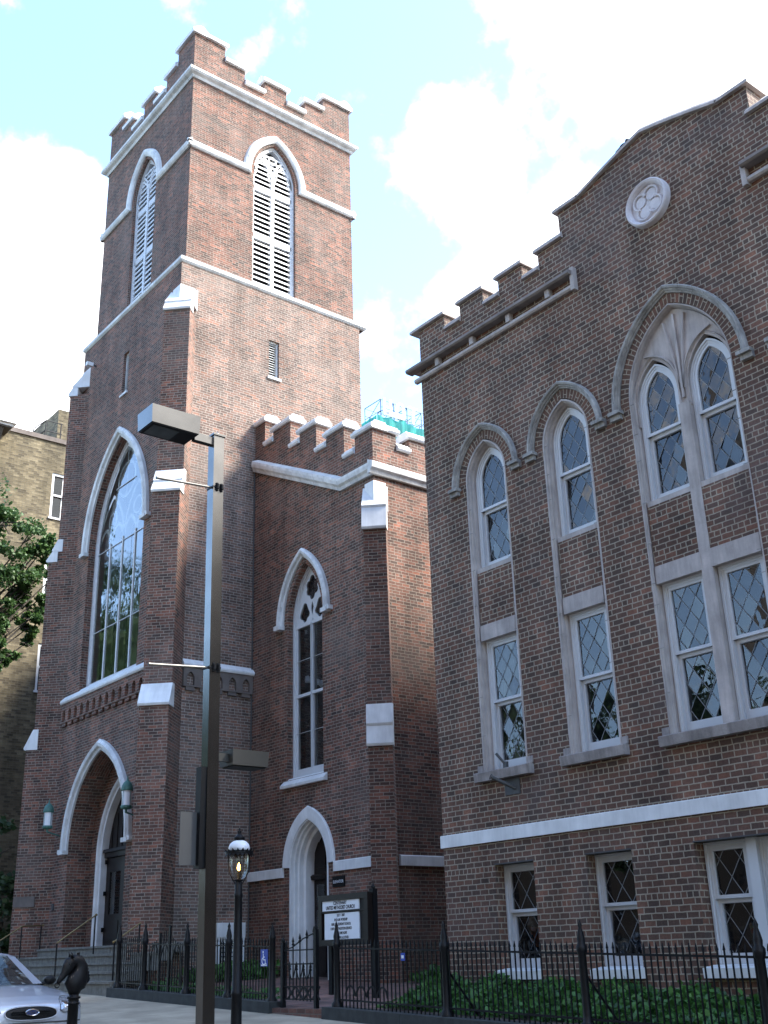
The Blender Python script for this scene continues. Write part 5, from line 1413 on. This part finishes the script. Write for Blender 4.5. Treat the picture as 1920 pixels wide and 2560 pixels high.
# greenhouse
def gp_(x, y, z): return (CX + x, CY + y, CZ + z)
N = 8
base = []; top = []
for k in range(N + 1):
    s = -1 + 2 * k / N
    base.append(gp_(-1.14 - .26 * s * s, .70 * s, .965)); top.append(gp_(-1.98 - .14 * s * s, .575 * s, 1.36 - .05 * s * s))
m = MB()
for k in range(1, N - 1): m.poly([base[k], base[k + 1], top[k + 1], top[k]], smooth=True)
m.build("windscreen", M_carglass, car)
m = MB()
for k in (0, N - 1): m.poly([base[k], base[k + 1], top[k + 1], top[k]])
rr = []
for x, zc, w in ((-1.98, 1.362, .575), (-2.15, 1.395, .60), (-2.6, 1.42, .61), (-3.1, 1.405, .60), (-3.5, 1.34, .56)):
    rr.append([gp_(x - .14 * (s * s if x > -2.1 else s * s * .6), w * s, zc - .055 * s * s - .06 * max(0, abs(s) - .8)) for s in [-1 + 2 * k / 10 for k in range(11)]])
i = 0
for a, b in zip(rr, rr[1:]):
    for k in range(10): m.poly([a[k], a[k + 1], b[k + 1], b[k]], smooth=True)
for sg in (-1, 1):
    for x0, x1, t0, t1 in ((-2.55, -2.65, -2.60, -2.68), (-3.9, -4.15, -3.42, -3.55)):
        m.poly([gp_(x0, sg * .735, .96), gp_(x1, sg * .735, .96), gp_(t1, sg * .59, 1.35), gp_(t0, sg * .59, 1.35)])
m.build("roof", M_paint, car)
m = MB()
for sg in (-1, 1):
    m.poly([gp_(-1.5, sg * .715, .96), gp_(-2.6, sg * .735, .96), gp_(-2.62, sg * .59, 1.35), gp_(-2.15, sg * .585, 1.32)])
    m.poly([gp_(-2.66, sg * .735, .96), gp_(-3.95, sg * .735, .96), gp_(-3.45, sg * .57, 1.33), gp_(-2.68, sg * .59, 1.35)])
m.poly([gp_(-4.1, -.68, .99), gp_(-4.1, .68, .99), gp_(-3.5, .55, 1.33), gp_(-3.5, -.55, 1.33)])
m.build("side_glass", M_carglass, car)
m = MB()
m.box(CX - 3.2, CX - 2.6, CY - .6, CY - .12, CZ + .5, CZ + 1.1); m.box(CX - 3.2, CX - 2.6, CY + .12, CY + .6, CZ + .5, CZ + 1.1); m.box(CX - 1.75, CX - 1.4, CY - .66, CY + .66, CZ + .8, CZ + .95)
m.build("seats", M_black, car)
m = MB()
for sg in (-1, 1): m.tube(gp_(-1.28, sg * .05 - .3, .985), gp_(-1.35, sg * .35 - .1, 1.02), .008, n=5)
m.build("wiper", M_black, car)
for sg in (-1, 1):
    m = MB(); c_ = Vector(gp_(-1.62, sg * .90, 1.0))
    m.skin([[c_ + Vector((d, .085 * sx * math.cos(a), .06 * sx * math.sin(a))) for a in [k * math.pi / 7 for k in range(14)]] for d, sx in ((.07, .3), (.055, .75), (.02, 1), (-.04, 1), (-.05, .9))])
    m.tube(c_, Vector(gp_(-1.62, sg * .74, .94)), .025, n=6); m.build("wing_mirror", M_black, car)
for x in (-.95, -3.75):
    for sg in (-1, 1):
        m = MB(); y0 = CY + sg * .72
        m.tube((CX + x, y0, CZ + .32), (CX + x, y0 + sg * .2, CZ + .32), .32, n=24); w = m.build("wheel", M_black, car)
        m = MB(); m.tube((CX + x, y0 + sg * .19, CZ + .32), (CX + x, y0 + sg * .205, CZ + .32), .2, n=18); m.build("rim", M_chrome, w)

# ------------------------------------------------------------------ foliage
def leaf(m, p, sz, rnd, asp=.45):
    d = Vector((rnd.gauss(0, 1), rnd.gauss(0, 1), rnd.gauss(0, .6))).normalized(); s = d.orthogonal().normalized()
    s = Matrix.Rotation(rnd.uniform(0, 6.28), 3, d) @ s * sz * asp
    p = Vector(p); m.poly([p, p + d * sz * .5 + s, p + d * sz, p + d * sz * .5 - s])
def clump(m, c, r, n, sz, rnd, flat=.7):
    for _ in range(n):
        v = Vector((rnd.gauss(0, 1), rnd.gauss(0, 1), rnd.gauss(0, 1))).normalized() * r * rnd.random() ** .45
        leaf(m, Vector(c) + Vector((v.x, v.y, v.z * flat)), sz * rnd.uniform(.6, 1.3), rnd)
def tree(name, label, loc, boughs, mat, seed, nl=90, sz=.2, group=None, trunk_r=.22):
    rnd = random.Random(seed); t = thing(name, label, "tree", loc, group); L0 = Vector(loc)
    m = MB(); hub = L0 + Vector((0, 0, boughs[0]))
    m.tube(L0, hub, trunk_r, trunk_r * .7, n=9)
    tips = []
    for (dx, dy, dz, r) in boughs[1]:
        e = L0 + Vector((dx, dy, dz)); mid = hub.lerp(e, .5) + Vector((rnd.uniform(-.3, .3), rnd.uniform(-.3, .3), .3))
        m.tube(hub, mid, trunk_r * .42, trunk_r * .25, n=6, caps=False); m.tube(mid, e, trunk_r * .25, trunk_r * .08, n=5, caps=False)
        tips.append((e, r, mid))
    for e, r, mid in tips:
        for _ in range(5): 
            q = e + Vector((rnd.uniform(-1, 1), rnd.uniform(-1, 1), rnd.uniform(-.6, .6))) * r; m.tube(e, q, .03, .008, n=4, caps=False)
    m.build("trunk", M_bark, t)
    m = MB()
    for e, r, mid in tips:
        k = max(3, int(6 * r))
        for _ in range(k):
            v = Vector((rnd.gauss(0, 1), rnd.gauss(0, 1), rnd.gauss(0, .7))).normalized() * r * rnd.random() ** .4
            clump(m, e + v, r * rnd.uniform(.32, .62), nl, sz, rnd)
    m.build("crown", mat, t)
    return t
tree("garden_tree", "leafy green tree in front of the tan brick building left of the tower", (-36, 9.6, gz(-36)),
     (6.5, [(0, 2.0, 14.0, 1.2), (0, 2.7, 14.3, .7), (.3, 3.4, 13.6, .9), (0, 4.15, 13.5, .5), (0, 4.35, 12.9, .35), (.2, 1.0, 14.2, 1.5), (0, 2.9, 12.5, .9), (0, 3.8, 12.5, .5), (-.5, 1.6, 12.6, 1.2), (.2, -.8, 13.2, 1.8), (-.3, 2.2, 11.6, .9), (0, 3.0, 11.3, .45), (0, 3.55, 11.5, .35), (.2, 2.0, 10.5, .5), (.1, 2.7, 10.2, .35), (.1, 1.4, 9.8, .45), (-.4, .2, 11.0, 1.0), (0, 2.35, 9.5, .28), (0, 3.7, 11.9, .5), (.2, 3.9, 11.0, .3), (0, 3.2, 10.6, .35), (.1, 4.3, 13.9, .3), (0, 3.4, 12.2, .7), (.1, 2.4, 11.0, .5), (.1, 3.75, 14.3, .35), (0, 2.2, 14.7, .5), (0, 3.9, 10.2, .4), (0, 3.5, 9.7, .33), (0, 4.1, 11.2, .4), (0, 3.9, 10.7, .33), (0, 3.2, 10.3, .5), (0, 4.45, 12.4, .4), (0, 4.25, 11.8, .4), (.1, 3.0, 9.3, .3)]), M_leaf, 3, nl=190, sz=.125)
tree("yard_bush_tree", "dark leafy tree low at the left edge beside the church tower", (-34.5, 12.4, gz(-34)),
     (1.0, [(0, .2, 2.2, 1.0), (0, -.8, 1.6, 1.0), (0, .6, 1.2, .7), (.3, -.3, 3.0, .9), (0, -1.5, 2.6, 1.1), (.2, .4, .6, .6), (0, -.6, 4.0, .9)]), M_leafd, 5, nl=80, sz=.18, trunk_r=.12)
FAR = (4.0, [(0, 0, 10.0, 2.4), (2.6, 0.5, 8.0, 2.2), (-2.6, .3, 8.2, 2.2), (.5, 2.4, 7.6, 2.0), (0, -2.3, 7.8, 2.0), (1.7, -1.5, 9.2, 1.6), (-1.6, 1.6, 9.6, 1.7), (3.4, 0, 6.2, 1.5), (-3.5, .4, 6.0, 1.5)])
t0 = tree("street_tree", "broad street tree standing on the far pavement behind the camera", (-52, -12, -.6), FAR, M_leafd, 9, nl=45, sz=.5, group="street trees across the road")
for x, y, k_ in ((-63, -7, 1.85), (-78, -8, 1.9), (-30, -8, .82), (-22.5, -7, .74), (-38, -9, .86), (-94, -8, 1.9)):
    c = copy_to(t0, None, (x, y, gz(x) - .3)); c.scale = (k_, k_, k_)
    for ch in t0.children: k = ch.copy(); COL.objects.link(k); k.parent = c
FO = F3((0, -19, 0), (1, 0, 0), (0, 1, 0))
m = MB(); m.box(-130, -27.2, -40, -24, -2, 6.2)
for k in range(30): m.box(-128 + 3.3 * k, -126.6 + 3.3 * k, -24.02, -23.96, 1.4, 4.2)
tag(m.build("row_building", simple("dark_brown_render", (.035, .03, .028), .9)), "long low brick row building across the road behind the camera", "building")
ob = thing("added_sky_blocker", "tall plain office block across the road behind the camera", "building", (10, -24, -1))  # unseen mass added behind the camera to darken the street-facing walls
m = MB(); m.box(-27, 60, -40, -19, -2, 34); m.build("wall", simple("grey_brown_render", (.16, .14, .125), .9), ob)
m = MB()
for r in range(9):
    for k in range(20): m.fbox(FO, -25 + 4.2 * k, -22.6 + 4.2 * k, 1.5 + 3.6 * r, 3.6 + 3.6 * r, -.02, .012)
m.build("window_band", M_glass, ob)

def ivy(name, x0, x1, y0, y1, zf, n, sz, mat, seed):
    rnd = random.Random(seed); m = MB()
    for _ in range(n):
        x, y = rnd.uniform(x0, x1), rnd.uniform(y0, y1)
        leaf(m, (x, y, zf(x, y) * 1.0 - rnd.random() ** 2 * .22 + .06 * math.sin(x * 5.1 + y * 3) + rnd.gauss(0, .03)), sz * rnd.uniform(.7, 1.3), rnd, .5)
    o = m.build(name, mat); o['kind'] = 'stuff'; return o
def zi(x, y): return yard_z(x, y) + .04 + .26 * cl((y - 11.3) / 1.3, 0, 1)
o = ivy("ivy_bed", -14.6, -4.5, 11.4, 12.95, zi, 17000, .085, M_ivy, 1); tag(o, "bed of glossy green ivy along the foot of the annex behind the fence", "ivy")
o = ivy("grass_patch", -23.0, -21.9, 12.7, 14.4, lambda x, y: yard_z(x, y) + .22, 2600, .11, M_grass, 2); tag(o, "small patch of bright green ground cover in the corner between tower and wing", "ground cover")
o = ivy("grass_patch", -21.6, -17.4, 10.9, 11.6, lambda x, y: yard_z(x, y) + .10, 2200, .07, M_grass, 6); tag(o, "low strip of ground cover just behind the left iron fence", "ground cover")
o = ivy("grass_patch", -17.9, -15.2, 14.7, 15.8, lambda x, y: yard_z(x, y) + .2, 2200, .10, M_ivy, 7); tag(o, "small green bed at the mouth of the dark passage beside the annex", "ground cover")

# ------------------------------------------------------------------ buildings behind
tb = thing("tan_building", "tan brick building behind the church on the left with white sash windows and rooftop landing", "building", (-46, 12, 0))
FTn = F3((-42, 0, 0), (0, 1, 0), (1, 0, 0))
wn_ = [(16.25, 17.45, 17.25, 19.25), (16.25, 17.45, 13.6, 15.5), (16.27, 17.45, 10.0, 11.9), (20, 21.2, 17.25, 19.25), (16.3, 17.4, 6.2, 8.1), (13.0, 14.1, 6.2, 8.1)]
m = MB(); m.tess(FTn, [[(11, -1), (11, 20.62), (40, 20.62), (40, -1)]] + [rect(a, b, c, d) for a, b, c, d in wn_])
for a, b, c, d in wn_: m.rim(FTn, rect(a, b, c, d), 0, -.15)
m.box(-60, -42.3, 11, 40, -1, 20.6); 
m.build("wall", M_tan, tb)
m = MB(); m.box(-42.3, -41.93, 11, 40, 20.62, 20.82); m.build("parapet_coping", M_corb, tb)
for a, b, c, d in wn_:
    m = MB(); m.sweep(FTn, rect(a, b, c, d), [(0, -.14), (0, -.04), (-.11, -.04), (-.11, -.14)]); m.fbox(FTn, a, b, (c + d) / 2 - .03, (c + d) / 2 + .05, -.14, -.03); m.fbox(FTn, a - .05, b + .05, c - .08, c, -.14, .06)
    f = m.build("window", M_tim, tb)
    m = MB(); m.fbox(FTn, a, b, c, d, -.16, -.12); m.build("pane", M_glass, f)
    m = MB(); m.fbox(FTn, a + (b - a) * .42, b - .1, c, d, -.118, -.112); m.build("blind", M_white, f)
m = MB(); m.box(-48, -43.2, 16.75, 22, 20.6, 22.85); m.build("roof_hut", M_tan, tb)
rl = MB(); rl.box(-44.4, -42.6, 16.0, 16.75, 20.86, 20.98)
for y in (15.5, 16.02, 16.7):
    zb_ = 20.9 if y > 15.9 else 20.8
    for x in (-42.65,): rl.tube((x, y, zb_ - .05), (x, y, zb_ + .98 if y > 15.9 else 21.3), .025, n=5)
for dz in (.5, .98):
    rl.tube((-42.65, 16.02, 20.9 + dz), (-42.65, 16.75, 20.9 + dz), .022, n=5); rl.tube((-42.65, 15.5, 20.9 + dz - .55), (-42.65, 16.02, 20.9 + dz), .022, n=5); rl.tube((-44.3, 16.02, 20.9 + dz), (-42.65, 16.02, 20.9 + dz), .022, n=5)
rl.build("landing_rail", M_iron, tb)
rh = thing("row_house", "building corner with dark eaves and pale cornice at the far left edge", "house", (-42.6, 8, 0))
m = MB(); m.box(-52, -41.75, 10.5, 13.75, -1, 20.3); m.build("wall", M_tan, rh)
m = MB(); m.box(-52, -41.1, 10, 14.1, 20.42, 20.52); m.box(-52, -40.98, 10, 14.2, 20.52, 20.70); m.box(-52, -41.2, 10, 14.0, 20.70, 20.78); m.build("cornice", M_white, rh)
m = MB(); m.box(-52, -41.14, 10, 14.06, 20.36, 20.42)
for k in range(4):
    y = 13.6 - .9 * k; m.hexa([(-41.74, y, 19.7), (-41.6, y, 19.7), (-41.6, y + .16, 19.7), (-41.74, y + .16, 19.7)], [(-41.74, y, 20.36), (-41.2, y, 20.36), (-41.2, y + .16, 20.36), (-41.74, y + .16, 20.36)])
m.build("eaves", simple("brown_eaves", (.07, .06, .05), .7), rh)
ht = thing("hotel", "distant building wrapped in teal scaffold netting with big white rooftop letters", "building", (-95, 80, 0))
m = MB(); m.box(-104, -90.6, 72.9, 100, -2, 57.6); m.build("wall", simple("pale_concrete", (.35, .36, .35), .8), ht)
M_net, nt, b_ = new_mat("scaffold_net"); b_.inputs['Base Color'].default_value = (.03, .42, .38, 1); b_.inputs['Roughness'].default_value = .8
tr = nt.nodes.new('ShaderNodeBsdfTranslucent'); tr.inputs['Color'].default_value = (.03, .25, .23, 1); ms = nt.nodes.new('ShaderNodeMixShader'); ms.inputs[0].default_value = .5
wv = nt.nodes.new('ShaderNodeTexWave'); wv.inputs['Scale'].default_value = .55; wv.inputs['Distortion'].default_value = 4; tcn = nt.nodes.new('ShaderNodeTexCoord'); nt.links.new(tcn.outputs['Object'], wv.inputs['Vector'])
rp = nt.nodes.new('ShaderNodeValToRGB'); rp.color_ramp.elements[0].color = (.025, .21, .22, 1); rp.color_ramp.elements[1].color = (.05, .38, .34, 1); nt.links.new(wv.outputs['Fac'], rp.inputs['Fac']); nt.links.new(rp.outputs[0], b_.inputs['Base Color'])
nt.links.new(b_.outputs[0], ms.inputs[1]); nt.links.new(tr.outputs[0], ms.inputs[2]); nt.links.new(ms.outputs[0], nt.nodes['Material Output'].inputs['Surface'])
m = MB(); rnd = random.Random(2)
ys_ = [72.3 + .35 * k for k in range(60)]
for a, b in zip(ys_, ys_[1:]): 
    wa, wb = -89.9 + .12 * math.sin(a * 4), -89.9 + .12 * math.sin(b * 4)
    ta, tb2 = 57.8 + (.5 if 75.7 < a < 76.8 else 0) + .08 * math.sin(a * 2.3) , 57.8 + (.5 if 75.7 < b < 76.8 else 0) + .08 * math.sin(b * 2.3)
    m.poly([(wa, a, 40), (wb, b, 40), (wb, b, tb2), (wa, a, ta)])
for k in range(8): m.poly([(-90 - 1.0 * k, 72.3, 40), (-91 - 1.0 * k, 72.3, 40), (-91 - 1.0 * k, 72.3, 57.7), (-90 - 1.0 * k, 72.3, 57.8)])
m.build("scaffold_net", M_net, ht)
M_steel = simple("blue_grey_steel", (.03, .045, .06), .6, var=.2)
m = MB()
def tb_(p, q, r=.05): m.tube(p, q, r, n=5)
for y in (73.05, 75.0, 77.0, 79.2, 81.5): 
    tb_((-90.1, y, 56), (-90.1, y, 60.1 - (y - 73) * .02), .055); tb_((-93.1, y, 56), (-93.1, y, 60.05)); tb_((-93.1, y, 60.05), (-90.1, y, 60.08)); tb_((-93.1, y, 57.8), (-90.1, y, 60.0), .035); tb_((-93.1, y, 58.6), (-90.1, y, 58.6), .035)
for x in (-90.1, -93.1):
    for z in (60.05, 59.1, 58.3): tb_((x, 73.05, z), (x, 82, z), .035)
m.build("sign_frame", M_steel, ht)
FH = F3((-90, 0, 0), (0, 1, 0), (1, 0, 0))
m = MB(); m.fbox(FH, 73.25, 73.47, 58.0, 60.2, .0, .25); m.fbox(FH, 74.2, 74.42, 58.0, 60.2, .0, .25); m.fbox(FH, 73.47, 74.2, 59.0, 59.22, .02, .23); m.build("letter_h", M_signw, ht)
m = MB(); m.plate(FH, sup(75.75, 59.1, .66, 1.1, 32, 2.3), [sup(75.75, 59.1, .44, .86, 32, 2.3)], 0, .25); m.build("letter_o", M_signw, ht)
m = MB(); m.fbox(FH, 77.0, 78.35, 59.95, 60.17, 0, .25); m.fbox(FH, 77.57, 77.79, 58.0, 59.95, 0.0, .25); m.build("letter_t", M_signw, ht)
m = MB(); m.fbox(FH, 73.4, 76.2, 58.05, 58.6, .3, .34); m.build("site_banner", M_signw, ht)
m = MB(); m.fbox(FH, 73.45, 74.0, 58.12, 58.5, .34, .36); m.build("banner_panel", M_blue, ht)

m = MB(); m.box(-2.6, 30, 13.4, 28, -2, 10.5); m.box(-2.7, 30.1, 13.2, 28.1, 10.5, 10.9)
for k in range(8):
    for z in (.5, 3.9, 7.2): m.box(-1.2 + 3.6 * k, 0 + 3.6 * k, 13.36, 13.39, z, z + 1.9)
tag(m.build("brick_house", M_new), "plain brick house further right along the street, beyond the annex", "house")
# bird on the gable
t = thing("pigeon", "dark pigeon perched on the left slope of the annex gable coping", "bird", (-9.36, 13.12, 12.66))
m = MB(); c_ = Vector((-9.36, 13.12, 12.66))
def ov(c, r, ax, n=10): return [[c + Vector((ax * (-1 + 2 * j / 6) * r[0], r[1] * math.sqrt(max(.01, 1 - (-1 + 2 * j / 6) ** 2)) * math.cos(a), r[2] * math.sqrt(max(.01, 1 - (-1 + 2 * j / 6) ** 2)) * math.sin(a))) for a in [2 * math.pi * k / n for k in range(n)]] for j in range(7)]
m.skin(ov(c_ + Vector((0, 0, .085)), (.10, .045, .05), 1)); m.skin(ov(c_ + Vector((.075, 0, .15)), (.035, .03, .03), 1)); m.skin(ov(c_ + Vector((.06, 0, .115)), (.03, .028, .05), 1))
m.hexa([c_ + Vector((-.17, -.03, .045)), c_ + Vector((-.07, -.03, .06)), c_ + Vector((-.07, .03, .06)), c_ + Vector((-.17, .03, .045))], [c_ + Vector((-.17, -.03, .055)), c_ + Vector((-.07, -.03, .09)), c_ + Vector((-.07, .03, .09)), c_ + Vector((-.17, .03, .055))])
m.tube(c_ + Vector((.105, 0, .15)), c_ + Vector((.13, 0, .145)), .008, .002, n=5); m.tube(c_ + Vector((.01, .015, 0)), c_ + Vector((.01, .015, .05)), .006, n=5); m.tube(c_ + Vector((.01, -.015, 0)), c_ + Vector((.01, -.015, .05)), .006, n=5)
m.build("bird_body", simple("pigeon_feathers", (.04, .045, .055), .7, var=.3), t)
